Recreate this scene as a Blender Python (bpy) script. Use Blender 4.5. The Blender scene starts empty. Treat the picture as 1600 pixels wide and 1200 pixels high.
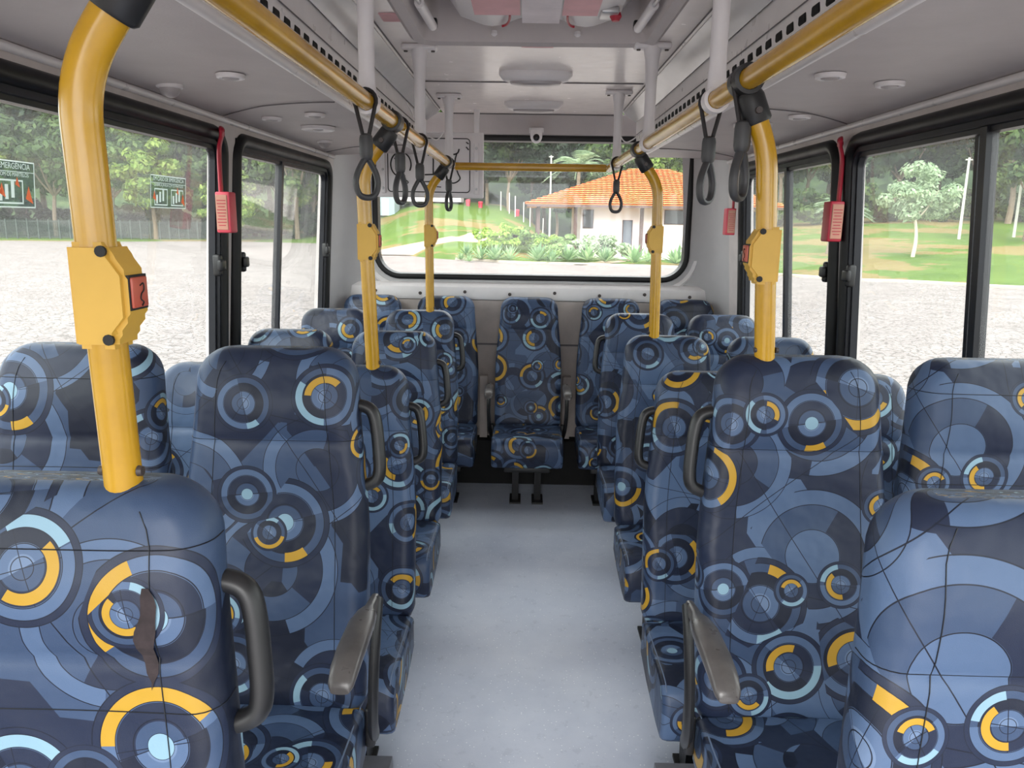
import bpy, bmesh, math, random
from mathutils import Vector, Matrix
random.seed(7)
SC = bpy.context.scene
COL = SC.collection

# ------------------------------------------------------------------ camera, world, exposure
F_PX, VPX, HOR, CAM_H, ROLL = 1200.0, 818.0, 346.3, 1.73, 0.015
_th = math.atan((600 - HOR) / F_PX)
_c, _s = math.cos(_th), math.sin(_th)
_yaw = math.atan((VPX - 800) / F_PX * _c)
_fwd = Vector((-math.sin(_yaw) * _c, math.cos(_yaw) * _c, -_s))
_r = Vector((math.cos(_yaw), math.sin(_yaw), 0))
_u = _r.cross(_fwd)
_right = _r * math.cos(ROLL) + _u * math.sin(ROLL)
_up = _u * math.cos(ROLL) - _r * math.sin(ROLL)
cd = bpy.data.cameras.new('camera')
cam = bpy.data.objects.new('camera', cd)
COL.objects.link(cam)
cd.sensor_width = 36
cd.lens = 36 * F_PX / 1600
cd.clip_start = 0.02
cd.clip_end = 600
cam.matrix_world = Matrix(((_right.x, _up.x, -_fwd.x, -0.02), (_right.y, _up.y, -_fwd.y, 0),
                           (_right.z, _up.z, -_fwd.z, CAM_H), (0, 0, 0, 1)))
SC.camera = cam

w = bpy.data.worlds.new('overcast_sky')
SC.world = w
w.use_nodes = True
w.node_tree.nodes['Background'].inputs[0].default_value = (0.955, 0.985, 1.0, 1)
w.node_tree.nodes['Background'].inputs[1].default_value = 2.25
sd = bpy.data.lights.new('sun', 'SUN')
sd.energy = 3.4
sd.angle = math.radians(45)
sd.color = (1.0, 0.98, 0.95)
sun = bpy.data.objects.new('sun', sd)
COL.objects.link(sun)
sun.rotation_euler = (math.radians(54), 0, math.radians(-8))
vs = SC.view_settings
vs.view_transform = 'Standard'
vs.look = 'None'
vs.gamma = 1
vs.use_curve_mapping = False
vs.exposure = 1.08
SC.cycles.max_bounces = 12
SC.cycles.diffuse_bounces = 7
SC.cycles.transparent_max_bounces = 24
SC.cycles.sample_clamp_indirect = 6

# ------------------------------------------------------------------ materials
def lin(r, g, b):
    f = lambda v: ((v / 255 + 0.055) / 1.055) ** 2.4 if v > 10 else v / 255 / 12.92
    return (f(r), f(g), f(b), 1)

class NT:
    def __init__(s, name):
        s.m = bpy.data.materials.new(name)
        s.m.use_nodes = True
        s.t = s.m.node_tree
        s.t.nodes.clear()
    def n(s, typ, **kw):
        nd = s.t.nodes.new(typ)
        for k, v in kw.items():
            setattr(nd, k, v)
        return nd
    def put(s, sock, v):
        if isinstance(v, bpy.types.NodeSocket):
            s.t.links.new(v, sock)
        elif v is not None:
            sock.default_value = v
    def math(s, op, a, b=None, c=None, clamp=False):
        nd = s.n('ShaderNodeMath', operation=op, use_clamp=clamp)
        for i, v in enumerate((a, b, c)):
            s.put(nd.inputs[i], v)
        return nd.outputs[0]
    def vmath(s, op, a, b=None):
        nd = s.n('ShaderNodeVectorMath', operation=op)
        s.put(nd.inputs[0], a)
        if b is not None:
            s.put(nd.inputs[1], b)
        return nd
    def mix(s, fac, a, b):
        nd = s.n('ShaderNodeMix', data_type='RGBA')
        s.put(nd.inputs[0], fac)
        s.put(nd.inputs[6], a)
        s.put(nd.inputs[7], b)
        return nd.outputs[2]
    def ramp(s, fac, stops, interp='LINEAR'):
        nd = s.n('ShaderNodeValToRGB')
        nd.color_ramp.interpolation = interp
        e = nd.color_ramp.elements
        while len(e) < len(stops):
            e.new(0.5)
        for el, (p, c) in zip(e, stops):
            el.position = p
            el.color = c if len(c) == 4 else (*c, 1)
        s.put(nd.inputs[0], fac)
        return nd.outputs[0]
    def noise(s, vec, scale, detail=3, rough=0.5, dim='3D'):
        nd = s.n('ShaderNodeTexNoise', noise_dimensions=dim)
        s.put(nd.inputs['Vector'], vec)
        nd.inputs['Scale'].default_value = scale
        nd.inputs['Detail'].default_value = detail
        nd.inputs['Roughness'].default_value = rough
        return nd.outputs['Fac']
    def bump(s, h, strength=0.2, dist=0.01):
        nd = s.n('ShaderNodeBump')
        nd.inputs['Strength'].default_value = strength
        nd.inputs['Distance'].default_value = dist
        s.put(nd.inputs['Height'], h)
        return nd.outputs[0]
    def principled(s, color, rough=0.5, metal=0, spec=0.5, normal=None, **kw):
        p = s.n('ShaderNodeBsdfPrincipled')
        s.put(p.inputs['Base Color'], color)
        s.put(p.inputs['Roughness'], rough)
        s.put(p.inputs['Metallic'], metal)
        s.put(p.inputs['Specular IOR Level'], spec)
        for k, v in kw.items():
            s.put(p.inputs[k], v)
        if normal is not None:
            s.put(p.inputs['Normal'], normal)
        return p
    def out(s, sh):
        o = s.n('ShaderNodeOutputMaterial')
        s.t.links.new(sh, o.inputs[0])
        return s.m
    def obj(s):
        return s.n('ShaderNodeTexCoord').outputs['Object']

def simple(name, rgb, rough=0.5, metal=0, spec=0.5, var=0.08, scale=6, bump=0.0, bscale=60):
    """a painted / moulded surface: base colour with faint soiling and optional fine grain"""
    t = NT(name)
    v = t.obj()
    c = lin(*rgb)
    d = tuple(x * (1 - var * 2.2) for x in c[:3]) + (1,)
    col = t.ramp(t.noise(v, scale, 5, 0.6), [(0.35, d), (0.62, c)])
    nrm = t.bump(t.noise(v, bscale, 2), bump, 0.002) if bump else None
    rr = t.math('ADD', t.math('MULTIPLY', t.noise(v, scale * 2.3, 3), 0.16), rough - 0.08)
    return t.out(t.principled(col, rr, metal, spec, nrm).outputs[0])

M = {}
M['panel'] = simple('pale_grey_panel', (192, 184, 184), 0.55, var=0.03, bump=0.25, bscale=160)
M['centre'] = simple('white_centre_panel', (246, 238, 236), 0.24, var=0.02, spec=0.85)
M['sidewall'] = simple('grey_beige_wall', (206, 198, 196), 0.5, var=0.06)
M['rearwall'] = simple('rear_grey_panel', (186, 184, 185), 0.4, var=0.03)
M['rearlow'] = simple('lower_rear_panel', (184, 174, 168), 0.6, var=0.08)
M['white'] = simple('white_plastic', (226, 222, 224), 0.35, var=0.03)
M['moulding'] = simple('white_moulding', (228, 224, 224), 0.3, var=0.03)
M['gloss'] = simple('glossy_light_panel', (206, 206, 208), 0.16, var=0.05, scale=3)
M['rubber'] = simple('black_rubber', (15, 15, 17), 0.42, var=0.2, spec=0.35)
M['sash'] = simple('black_sash', (26, 28, 36), 0.38, var=0.15, spec=0.4)
M['dark'] = simple('dark_plastic', (32, 32, 34), 0.42, var=0.1)
M['grip'] = simple('charcoal_grip', (62, 62, 64), 0.45, var=0.08)
M['strap'] = simple('black_strap', (28, 24, 26), 0.6)
M['armpad'] = simple('worn_arm_pad', (92, 88, 87), 0.3, var=0.15, scale=14)
M['frame'] = simple('seat_frame_steel', (26, 26, 28), 0.5)
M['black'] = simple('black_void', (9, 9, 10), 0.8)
M['slot'] = simple('vent_slot_black', (8, 8, 9), 0.9)
M['red'] = simple('red_plastic', (176, 34, 56), 0.4, var=0.05)
M['redpink'] = simple('faded_red_plastic', (216, 74, 92), 0.45, var=0.05)
M['tan'] = simple('tan_label', (196, 140, 120), 0.6)
M['button'] = simple('orange_button', (196, 92, 72), 0.4)
M['joint'] = simple('joint_line_grey', (112, 108, 110), 0.7)
M['seam'] = simple('seam_thread', (14, 18, 28), 0.5)
M['pipe'] = simple('seam_light', (96, 112, 138), 0.5)
M['tear'] = simple('torn_backing', (52, 42, 44), 0.9, var=0.2, scale=60)
M['ink'] = simple('black_ink', (18, 18, 20), 0.6)
M['paper'] = simple('paper_notice', (236, 226, 230), 0.6)
M['pink'] = simple('pink_notice', (232, 180, 184), 0.6)
M['steel'] = simple('bare_steel', (190, 190, 192), 0.3, metal=0.6)
M['bolt'] = simple('bolt_head', (70, 62, 60), 0.45)
M['lens'] = simple('lens_black', (10, 10, 14), 0.12)
M['lampglass'] = simple('frosted_lamp_cover', (168, 162, 164), 0.3, var=0.06)

def yellow_mat():
    t = NT('yellow_painted_tube')
    v = t.obj()
    base = t.ramp(t.noise(v, 5, 5, 0.65), [(0.3, lin(172, 128, 18)), (0.6, lin(196, 149, 28))])
    return t.out(t.principled(base, 0.22, 0.0, 0.75, t.bump(t.noise(v, 30, 2), 0.04, 0.003)).outputs[0])
M['yellow'] = yellow_mat()
M['box_yellow'] = simple('yellow_plastic', (212, 168, 70), 0.42, var=0.05)

def fabric():
    t = NT('patterned_seat_vinyl')
    uv = t.n('ShaderNodeTexCoord').outputs['UV']
    rnd = t.n('ShaderNodeObjectInfo').outputs['Random']
    off = t.n('ShaderNodeCombineXYZ')
    t.put(off.inputs[0], t.math('MULTIPLY', rnd, 17.3))
    t.put(off.inputs[1], t.math('MULTIPLY', rnd, 31.7))
    P = t.vmath('ADD', uv, off.outputs[0]).outputs[0]
    NAVY, DEEP = lin(29, 38, 60), lin(20, 27, 45)
    SLATE, MID, PALE = lin(77, 97, 128), lin(54, 71, 99), lin(98, 117, 146)
    LIGHT, YEL, LINE = lin(128, 160, 178), lin(178, 139, 44), lin(16, 22, 38)
    # slanted patches
    mp = t.n('ShaderNodeMapping')
    mp.inputs['Rotation'].default_value = (0, 0, math.radians(41))
    mp.inputs['Scale'].default_value = (1.0, 0.8, 1)
    t.put(mp.inputs['Vector'], P)
    vo = t.n('ShaderNodeTexVoronoi', voronoi_dimensions='2D', distance='CHEBYCHEV')
    vo.inputs['Scale'].default_value = 6.5
    vo.inputs['Randomness'].default_value = 0.75
    t.put(vo.inputs['Vector'], mp.outputs[0])
    sp = t.n('ShaderNodeSeparateColor')
    t.put(sp.inputs[0], vo.outputs['Color'])
    col = t.ramp(sp.outputs[0], [(0, NAVY), (0.30, MID), (0.52, SLATE), (0.70, DEEP), (0.86, MID)], 'CONSTANT')

    def cells(scale, shift, rand):
        a = t.vmath('ADD', P, shift).outputs[0]
        v = t.n('ShaderNodeTexVoronoi', voronoi_dimensions='2D')
        v.inputs['Scale'].default_value = scale
        v.inputs['Randomness'].default_value = rand
        t.put(v.inputs['Vector'], a)
        loc = t.vmath('SUBTRACT', a, v.outputs['Position']).outputs[0]
        d = t.vmath('LENGTH', loc).outputs['Value']
        sx = t.n('ShaderNodeSeparateXYZ')
        t.put(sx.inputs[0], loc)
        ang = t.math('DIVIDE', t.math('ARCTAN2', sx.outputs[1], sx.outputs[0]), 2 * math.pi)
        c = t.n('ShaderNodeSeparateColor')
        t.put(c.inputs[0], v.outputs['Color'])
        return d, ang, c.outputs
    def window(ang, start, width):
        return t.math('LESS_THAN', t.math('FRACT', t.math('ADD', t.math('ADD', ang, start), 3.0)), width)
    def band(x, a, b):
        return t.math('MULTIPLY', t.math('GREATER_THAN', x, a), t.math('LESS_THAN', x, b))
    def mul(*a):
        r = a[0]
        for b in a[1:]:
            r = t.math('MULTIPLY', r, b)
        return r
    # large faint discs
    d, ang, c = cells(3.6, (0.31, 0.17, 0), 0.9)
    k = t.math('MULTIPLY_ADD', c[0], 0.5, 0.75)
    rho = t.math('DIVIDE', d, k)
    half = window(ang, c[1], 0.5)
    ring = band(rho, 0.055, 0.105)
    col = t.mix(mul(ring, half), col, NAVY)
    col = t.mix(mul(ring, t.math('SUBTRACT', 1.0, half)), col, MID)
    col = t.mix(mul(band(rho, 0.105, 0.135), window(ang, c[2], 0.7)), col, SLATE)
    for r0 in (0.054, 0.105, 0.136):
        col = t.mix(band(rho, r0 - 0.0008, r0 + 0.0008), col, LINE)
    # straight thin lines
    for ang_d, sc in ((33, 3.1), (-52, 2.6), (78, 1.7)):
        m2 = t.n('ShaderNodeMapping')
        m2.inputs['Rotation'].default_value = (0, 0, math.radians(ang_d))
        t.put(m2.inputs['Vector'], P)
        sx = t.n('ShaderNodeSeparateXYZ')
        t.put(sx.inputs[0], m2.outputs[0])
        wob = t.math('FRACT', t.math('MULTIPLY', sx.outputs[0], sc))
        col = t.mix(t.math('LESS_THAN', wob, 0.0018 * sc), col, LINE)
    # main rings
    def rings(scale, shift, rand, keep, kmin, kvar, col):
        d, ang, c = cells(scale, shift, rand)
        k = t.math('MULTIPLY_ADD', c[0], kvar, kmin)
        rho = t.math('DIVIDE', d, k)
        on = t.math('GREATER_THAN', c[1], keep)
        half = window(ang, c[2], 0.5)
        A = t.ramp(rho, [(0, PALE), (0.016, SLATE), (0.034, DEEP), (0.056, MID), (0.074, NAVY)], 'CONSTANT')
        B = t.ramp(rho, [(0, MID), (0.016, MID), (0.030, NAVY), (0.052, SLATE), (0.074, NAVY)], 'CONSTANT')
        rc = t.mix(half, A, B)
        col = t.mix(mul(on, t.math('LESS_THAN', rho, 0.084)), col, rc)
        for r0 in (0.016, 0.034, 0.056, 0.074, 0.084):
            col = t.mix(mul(on, band(rho, r0 - 0.0007, r0 + 0.0007)), col, LINE)
        for kq in (3.3, 5.9):
            ln = t.math('ABSOLUTE', t.math('MULTIPLY', d, t.math('SINE', t.math('MULTIPLY_ADD', ang, 2 * math.pi, t.math('MULTIPLY', c[2], kq)))))
            col = t.mix(mul(on, t.math('LESS_THAN', ln, 0.0006), t.math('LESS_THAN', rho, 0.056)), col, LINE)
        col = t.mix(mul(on, t.math('LESS_THAN', rho, 0.016), t.math('LESS_THAN', c[2], 0.16)), col, LIGHT)
        w1 = t.math('MULTIPLY_ADD', c[2], 0.55, -0.08)
        col = t.mix(mul(on, band(rho, 0.0565, 0.0735), window(ang, t.math('MULTIPLY', c[1], 7.1), w1)), col, LIGHT)
        ysel = t.math('GREATER_THAN', c[0], 0.14)
        w2 = t.math('MULTIPLY_ADD', c[1], 0.46, 0.03)
        big = t.math('GREATER_THAN', c[2], 0.5)
        yw = window(ang, t.math('MULTIPLY', c[0], 9.7), w2)
        col = t.mix(mul(on, ysel, big, band(rho, 0.0345, 0.0515), yw), col, YEL)
        col = t.mix(mul(on, ysel, t.math('SUBTRACT', 1.0, big), band(rho, 0.0565, 0.0735), yw), col, YEL)
        return col
    col = rings(4.8, (0.0, 0.0, 0), 0.7, 0.10, 0.78, 0.52, col)
    col = rings(4.6, (0.83, 0.47, 0), 0.9, 0.5, 0.42, 0.28, col)
    # worn sheen & creases
    o = t.obj()
    n1 = t.noise(o, 7, 3)
    n2 = t.noise(uv, 900, 1)
    h = t.math('MULTIPLY_ADD', n1, 1.0, t.math('MULTIPLY', n2, 0.012))
    rough = t.math('MULTIPLY_ADD', t.noise(o, 9, 4), 0.22, 0.33)
    return t.out(t.principled(col, rough, 0, 0.38, t.bump(h, 0.5, 0.03)).outputs[0])
M['fabric'] = fabric()

def floor_mat():
    t = NT('speckled_blue_grey_vinyl')
    v = t.obj()
    base = t.ramp(t.noise(v, 2.2, 6, 0.65), [(0.3, lin(182, 190, 208)), (0.7, lin(204, 210, 224))])
    base = t.mix(t.math('MULTIPLY', t.math('GREATER_THAN', t.noise(v, 14, 6, 0.75), 0.6), 0.25), base, lin(156, 164, 182))
    vo = t.n('ShaderNodeTexVoronoi')
    vo.inputs['Scale'].default_value = 75
    t.put(vo.inputs['Vector'], v)
    s2 = t.n('ShaderNodeSeparateColor')
    t.put(s2.inputs[0], vo.outputs['Color'])
    spk = t.math('MULTIPLY', t.math('LESS_THAN', vo.outputs['Distance'], 0.16), t.math('GREATER_THAN', s2.outputs[0], 0.62))
    base = t.mix(spk, base, lin(236, 240, 246))
    n = t.noise(v, 160, 2)
    return t.out(t.principled(base, t.math('MULTIPLY_ADD', t.noise(v, 6, 4), 0.2, 0.25), 0, 0.5, t.bump(n, 0.2, 0.002)).outputs[0])
M['floor'] = floor_mat()
M['plinth'] = simple('plinth_grey', (112, 114, 122), 0.5, var=0.15)

def glass_mat(name, tint=(0.93, 0.96, 0.94), haze=0.05):
    t = NT(name)
    tr = t.n('ShaderNodeBsdfTransparent')
    tr.inputs[0].default_value = (*tint, 1)
    gl = t.n('ShaderNodeBsdfGlossy')
    gl.inputs['Roughness'].default_value = 0.03
    lw = t.n('ShaderNodeLayerWeight')
    lw.inputs[0].default_value = 0.5
    fres = t.math('MULTIPLY_ADD', t.math('POWER', lw.outputs['Facing'], 4.5), 0.9, 0.045)
    df = t.n('ShaderNodeBsdfTranslucent')
    df.inputs[0].default_value = (0.9, 0.92, 0.9, 1)
    a = t.n('ShaderNodeMixShader')
    dust_haze = t.math('MULTIPLY_ADD', t.noise(t.obj(), 2.2, 5, 0.6), haze * 1.2, haze * 0.4)  # dust plus whitish haze put into the glass, washing out the view
    t.put(a.inputs[0], dust_haze)
    t.put(a.inputs[1], tr.outputs[0])
    t.put(a.inputs[2], df.outputs[0])
    b = t.n('ShaderNodeMixShader')
    t.put(b.inputs[0], fres)
    t.put(b.inputs[1], a.outputs[0])
    t.put(b.inputs[2], gl.outputs[0])
    return t.out(b.outputs[0])
M['glass'] = glass_mat('dusty_hazed_glass', (0.74, 0.775, 0.75), 0.055)
M['rearglass'] = glass_mat('rear_window_glass', (0.80, 0.81, 0.79), 0.04)

def sticker_mat():
    t = NT('translucent_sticker')
    tr = t.n('ShaderNodeBsdfTransparent')
    tr.inputs[0].default_value = (0.74, 0.83, 0.80, 1)
    df = t.n('ShaderNodeBsdfDiffuse')
    df.inputs[0].default_value = lin(120, 150, 140)
    a = t.n('ShaderNodeMixShader')
    a.inputs[0].default_value = 0.35
    t.put(a.inputs[1], tr.outputs[0])
    t.put(a.inputs[2], df.outputs[0])
    return t.out(a.outputs[0])
M['sticker'] = sticker_mat()
def flat_trans(name, rgb):
    t = NT(name)
    a = t.n('ShaderNodeAddShader')
    d = t.n('ShaderNodeBsdfDiffuse'); d.inputs[0].default_value = tuple(x * .5 for x in lin(*rgb)[:3]) + (1,)
    e = t.n('ShaderNodeBsdfTranslucent'); e.inputs[0].default_value = tuple(x * .5 for x in lin(*rgb)[:3]) + (1,)
    t.put(a.inputs[0], d.outputs[0]); t.put(a.inputs[1], e.outputs[0])
    return t.out(a.outputs[0])
M['st_white'] = flat_trans('sticker_white_ink', (236, 240, 238))
M['st_orange'] = flat_trans('sticker_orange_ink', (236, 120, 84))

# exterior
def ground_mat(name, stops, scale, extra=None, bump=0.0, bscale=3):
    t = NT(name)
    v = t.obj()
    col = t.ramp(t.noise(v, scale, 7, 0.65), stops)
    if extra:
        col = t.mix(t.math('MULTIPLY', t.math('GREATER_THAN', t.noise(v, extra[0], 5, 0.6), extra[1]), extra[3]), col, extra[2])
    nrm = t.bump(t.noise(v, bscale, 4), bump, 0.1) if bump else None
    return t.out(t.principled(col, 0.9, 0, 0.1, nrm).outputs[0])
def cobble_mat():
    t = NT('pale_cobblestones')
    v = t.obj()
    mp = t.n('ShaderNodeMapping')
    t.put(mp.inputs['Vector'], v)
    vo = t.n('ShaderNodeTexVoronoi', feature='DISTANCE_TO_EDGE')
    vo.inputs['Scale'].default_value = 5.5
    t.put(vo.inputs['Vector'], mp.outputs[0])
    stone = t.ramp(t.noise(v, 0.9, 6, 0.75), [(0.3, lin(122, 114, 112)), (0.65, lin(150, 141, 138))])
    col = t.mix(t.math('LESS_THAN', vo.outputs[0], 0.07), stone, lin(100, 93, 90))
    return t.out(t.principled(col, 0.8, 0, 0.15).outputs[0])
M['cobble'] = cobble_mat()
M['grass'] = ground_mat('lawn_grass', [(0.3, lin(66, 90, 32)), (0.7, lin(92, 114, 48))], 0.35,
                        (0.09, 0.53, lin(138, 108, 78), 0.6), 0.5, 2)
M['forest'] = ground_mat('wooded_hillside', [(0.3, lin(26, 38, 24)), (0.5, lin(44, 60, 36)), (0.7, lin(74, 90, 56))], 0.5, None, 1.0, 0.6)
M['earth'] = ground_mat('bare_earth_path', [(0.3, lin(158, 136, 114)), (0.7, lin(184, 164, 142))], 1.2)
M['kerb'] = ground_mat('kerb_stone', [(0.3, lin(150, 140, 128)), (0.7, lin(186, 176, 162))], 2)

def leaf_mat(name, a, b, c):
    t = NT(name)
    g = t.n('ShaderNodeNewGeometry')
    rnd = t.n('ShaderNodeObjectInfo').outputs['Random']
    isl = g.outputs['Random Per Island']
    col = t.ramp(t.math('MULTIPLY_ADD', rnd, 0.3, t.math('MULTIPLY', isl, 0.7)), [(0.1, lin(*a)), (0.5, lin(*b)), (0.9, lin(*c))])
    p = t.principled(col, 0.6, 0, 0.3)
    tl = t.n('ShaderNodeBsdfTranslucent')
    t.put(tl.inputs[0], col)
    mx = t.n('ShaderNodeMixShader')
    mx.inputs[0].default_value = 0.4
    t.put(mx.inputs[1], p.outputs[0])
    t.put(mx.inputs[2], tl.outputs[0])
    return t.out(mx.outputs[0])
M['leafA'] = leaf_mat('leaf_mid_green', (44, 64, 36), (66, 90, 46), (102, 122, 68))
M['leafB'] = leaf_mat('leaf_dark_green', (30, 44, 34), (44, 62, 44), (70, 88, 60))
M['leafC'] = leaf_mat('leaf_yellow_green', (72, 96, 36), (104, 130, 50), (142, 160, 80))
M['leafS'] = leaf_mat('leaf_silver_green', (112, 136, 104), (146, 168, 134), (186, 202, 168))
M['agave'] = leaf_mat('agave_leaf', (104, 136, 98), (140, 170, 124), (184, 204, 160))
M['bark'] = ground_mat('tree_bark', [(0.3, lin(92, 80, 68)), (0.7, lin(140, 126, 110))], 6)
M['palebark'] = ground_mat('pale_bark', [(0.3, lin(176, 164, 148)), (0.7, lin(206, 196, 180))], 6)
M['render_wall'] = simple('whitewashed_wall', (232, 222, 222), 0.8, var=0.04, scale=0.6)
M['darkwood'] = simple('dark_brown_wood', (88, 66, 62), 0.6, var=0.1)
M['pane_dark'] = simple('dark_pane', (62, 66, 72), 0.2)
M['door_grey'] = simple('grey_blue_door', (98, 104, 116), 0.5)
M['fence'] = simple('fence_metal', (52, 64, 58), 0.5)
M['concrete'] = simple('pale_concrete', (206, 204, 196), 0.8)
M['bluegrey'] = simple('blue_grey_wall', (150, 168, 172), 0.8)
def tile_mat():
    t = NT('orange_clay_tile')
    g = t.n('ShaderNodeNewGeometry')
    col = t.ramp(g.outputs['Random Per Island'], [(0.0, lin(216, 138, 74)), (0.5, lin(236, 160, 90)), (1.0, lin(246, 178, 110))])
    col = t.mix(t.math('MULTIPLY', t.noise(t.obj(), 0.7, 4), 0.35), col, lin(214, 130, 74))
    return t.out(t.principled(col, 0.8, 0, 0.2).outputs[0])
M['tile'] = tile_mat()

# ------------------------------------------------------------------ mesh helpers
class MB:
    def __init__(s):
        s.v, s.f, s.uv = [], [], {}
    def add(s, verts, faces, uvs=None):
        o = len(s.v)
        s.v += [tuple(p) for p in verts]
        for i, f in enumerate(faces):
            s.f.append(tuple(o + k for k in f))
            if uvs:
                s.uv[len(s.f) - 1] = uvs[i]
        return s
    def box(s, c, size, R=None):
        hx, hy, hz = (x / 2 for x in size)
        vs_ = [Vector((x, y, z)) for x in (-hx, hx) for y in (-hy, hy) for z in (-hz, hz)]
        if R is not None:
            vs_ = [R @ p for p in vs_]
        c = Vector(c)
        return s.add([p + c for p in vs_], [(0, 1, 3, 2), (4, 6, 7, 5), (0, 4, 5, 1), (2, 3, 7, 6), (0, 2, 6, 4), (1, 5, 7, 3)])
    def rbox(s, c, size, bev=0.01, seg=3, R=None):
        bm = bmesh.new()
        bmesh.ops.create_cube(bm, size=1)
        bmesh.ops.scale(bm, vec=size, verts=bm.verts)
        bmesh.ops.bevel(bm, geom=list(bm.edges), offset=bev, segments=seg, affect='EDGES', profile=0.5)
        bm.verts.index_update()
        c = Vector(c)
        vs_ = [((R @ p.co) if R is not None else p.co) + c for p in bm.verts]
        fs = [tuple(q.index for q in f.verts) for f in bm.faces]
        bm.free()
        return s.add(vs_, fs)
    def loft(s, rings, cap=(True, True), closed=True):
        n = len(rings[0])
        o = len(s.v)
        for r in rings:
            s.v += [tuple(p) for p in r]
        m = n if closed else n - 1
        for i in range(len(rings) - 1):
            for k in range(m):
                a, b = o + i * n + k, o + i * n + (k + 1) % n
                s.f.append((a, b, b + n, a + n))
        if cap[0]:
            s.f.append(tuple(o + k for k in reversed(range(n))))
        if cap[1]:
            s.f.append(tuple(o + (len(rings) - 1) * n + k for k in range(n)))
        return s
    def tube(s, path, r, seg=14, cap=True, closed=False, flat=1.0, up=None):
        pts = [Vector(p) for p in path]
        rs = r if isinstance(r, (list, tuple)) else [r] * len(pts)
        rings = []
        prev = None
        for i, p in enumerate(pts):
            if closed:
                t = (pts[(i + 1) % len(pts)] - pts[i - 1])
            else:
                t = pts[min(i + 1, len(pts) - 1)] - pts[max(i - 1, 0)]
            t.normalize()
            if prev is None:
                ref = Vector(up) if up else (Vector((0, 0, 1)) if abs(t.z) < 0.9 else Vector((0, 1, 0)))
                a = (ref - t * ref.dot(t)).normalized()
            else:
                a = (prev - t * prev.dot(t)).normalized()
            prev = a
            b = t.cross(a)
            rings.append([p + a * math.cos(2 * math.pi * k / seg) * rs[i] + b * math.sin(2 * math.pi * k / seg) * rs[i] * flat for k in range(seg)])
        if closed:
            rings.append(rings[0])
        return s.loft(rings, (cap and not closed, cap and not closed))
    def lathe(s, prof, c=(0, 0, 0), axis='Z', seg=24, cap=(True, True)):
        c = Vector(c)
        rings = []
        for r, h in prof:
            ring = []
            for k in range(seg):
                a = 2 * math.pi * k / seg
                x, y = r * math.cos(a), r * math.sin(a)
                ring.append(c + (Vector((x, y, h)) if axis == 'Z' else Vector((x, h, -y)) if axis == 'Y' else Vector((h, x, y))))
            rings.append(ring)
        return s.loft(rings, cap)
    def prism(s, poly, a, b, plane='XZ'):
        def P(u, v, w):
            return (u, w, v) if plane == 'XZ' else (w, u, v) if plane == 'YZ' else (u, v, w)
        return s.loft([[P(u, v, a) for u, v in poly], [P(u, v, b) for u, v in poly]])
    def mesh(s, name, mat, smooth=False, ang=40):
        me = bpy.data.meshes.new(name)
        me.from_pydata(s.v, [], s.f)
        if s.uv:
            lay = me.uv_layers.new(name='UVMap')
            for p in me.polygons:
                u = s.uv.get(p.index)
                if u:
                    for li, q in zip(p.loop_indices, u):
                        lay.data[li].uv = q
        me.validate(clean_customdata=False)
        bm = bmesh.new()
        bm.from_mesh(me)
        bmesh.ops.recalc_face_normals(bm, faces=bm.faces)
        if smooth:
            ca = math.radians(ang)
            for f in bm.faces:
                f.smooth = True
            for e in bm.edges:
                if len(e.link_faces) == 2 and e.calc_face_angle(0) > ca:
                    e.smooth = False
        bm.to_mesh(me)
        bm.free()
        me.materials.append(M[mat])
        return me
    def build(s, name, mat, parent=None, smooth=False, **kw):
        return place(name, s.mesh(name, mat, smooth), parent, **kw)

def place(name, me, parent=None, loc=None, label=None, cat=None, group=None, kind=None):
    o = bpy.data.objects.new(name, me)
    COL.objects.link(o)
    if parent is not None:
        o.parent = parent
    if loc is not None:
        o.location = loc
    return tag(o, label, cat, group, kind)
def tag(o, label=None, cat=None, group=None, kind=None):
    for k, v in (('label', label), ('category', cat), ('group', group), ('kind', kind)):
        if v:
            o[k] = v
    return o
def empty(name, loc=(0, 0, 0), rz=0, **kw):
    o = place(name, None, None, loc, **kw)
    o.rotation_euler = (0, 0, rz)
    o.empty_display_size = 0.1
    return o
def smooth_path(pts, n=8):
    """rounds a polyline with a Catmull-Rom spline"""
    P = [Vector(p) for p in pts]
    P = [P[0] * 2 - P[1]] + P + [P[-1] * 2 - P[-2]]
    out = []
    for i in range(1, len(P) - 2):
        for k in range(n):
            t = k / n
            a, b, c, d = P[i - 1], P[i], P[i + 1], P[i + 2]
            out.append(0.5 * (2 * b + (c - a) * t + (2 * a - 5 * b + 4 * c - d) * t * t + (3 * b - a - 3 * c + d) * t ** 3))
    out.append(P[-2])
    return out
def fillet(pts, r, n=6):
    """polyline with circular-ish rounded corners"""
    P = [Vector(p) for p in pts]
    out = [P[0]]
    for i in range(1, len(P) - 1):
        a = (P[i - 1] - P[i]); b = (P[i + 1] - P[i])
        rr = min(r, a.length * 0.49, b.length * 0.49)
        s_, e_ = P[i] + a.normalized() * rr, P[i] + b.normalized() * rr
        for k in range(n + 1):
            t = k / n
            out.append((1 - t) ** 2 * s_ + 2 * t * (1 - t) * P[i] + t * t * e_)
    out.append(P[-1])
    return out
def sst(a, b, x):
    t = max(0, min(1, (x - a) / (b - a)))
    return t * t * (3 - 2 * t)
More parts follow.
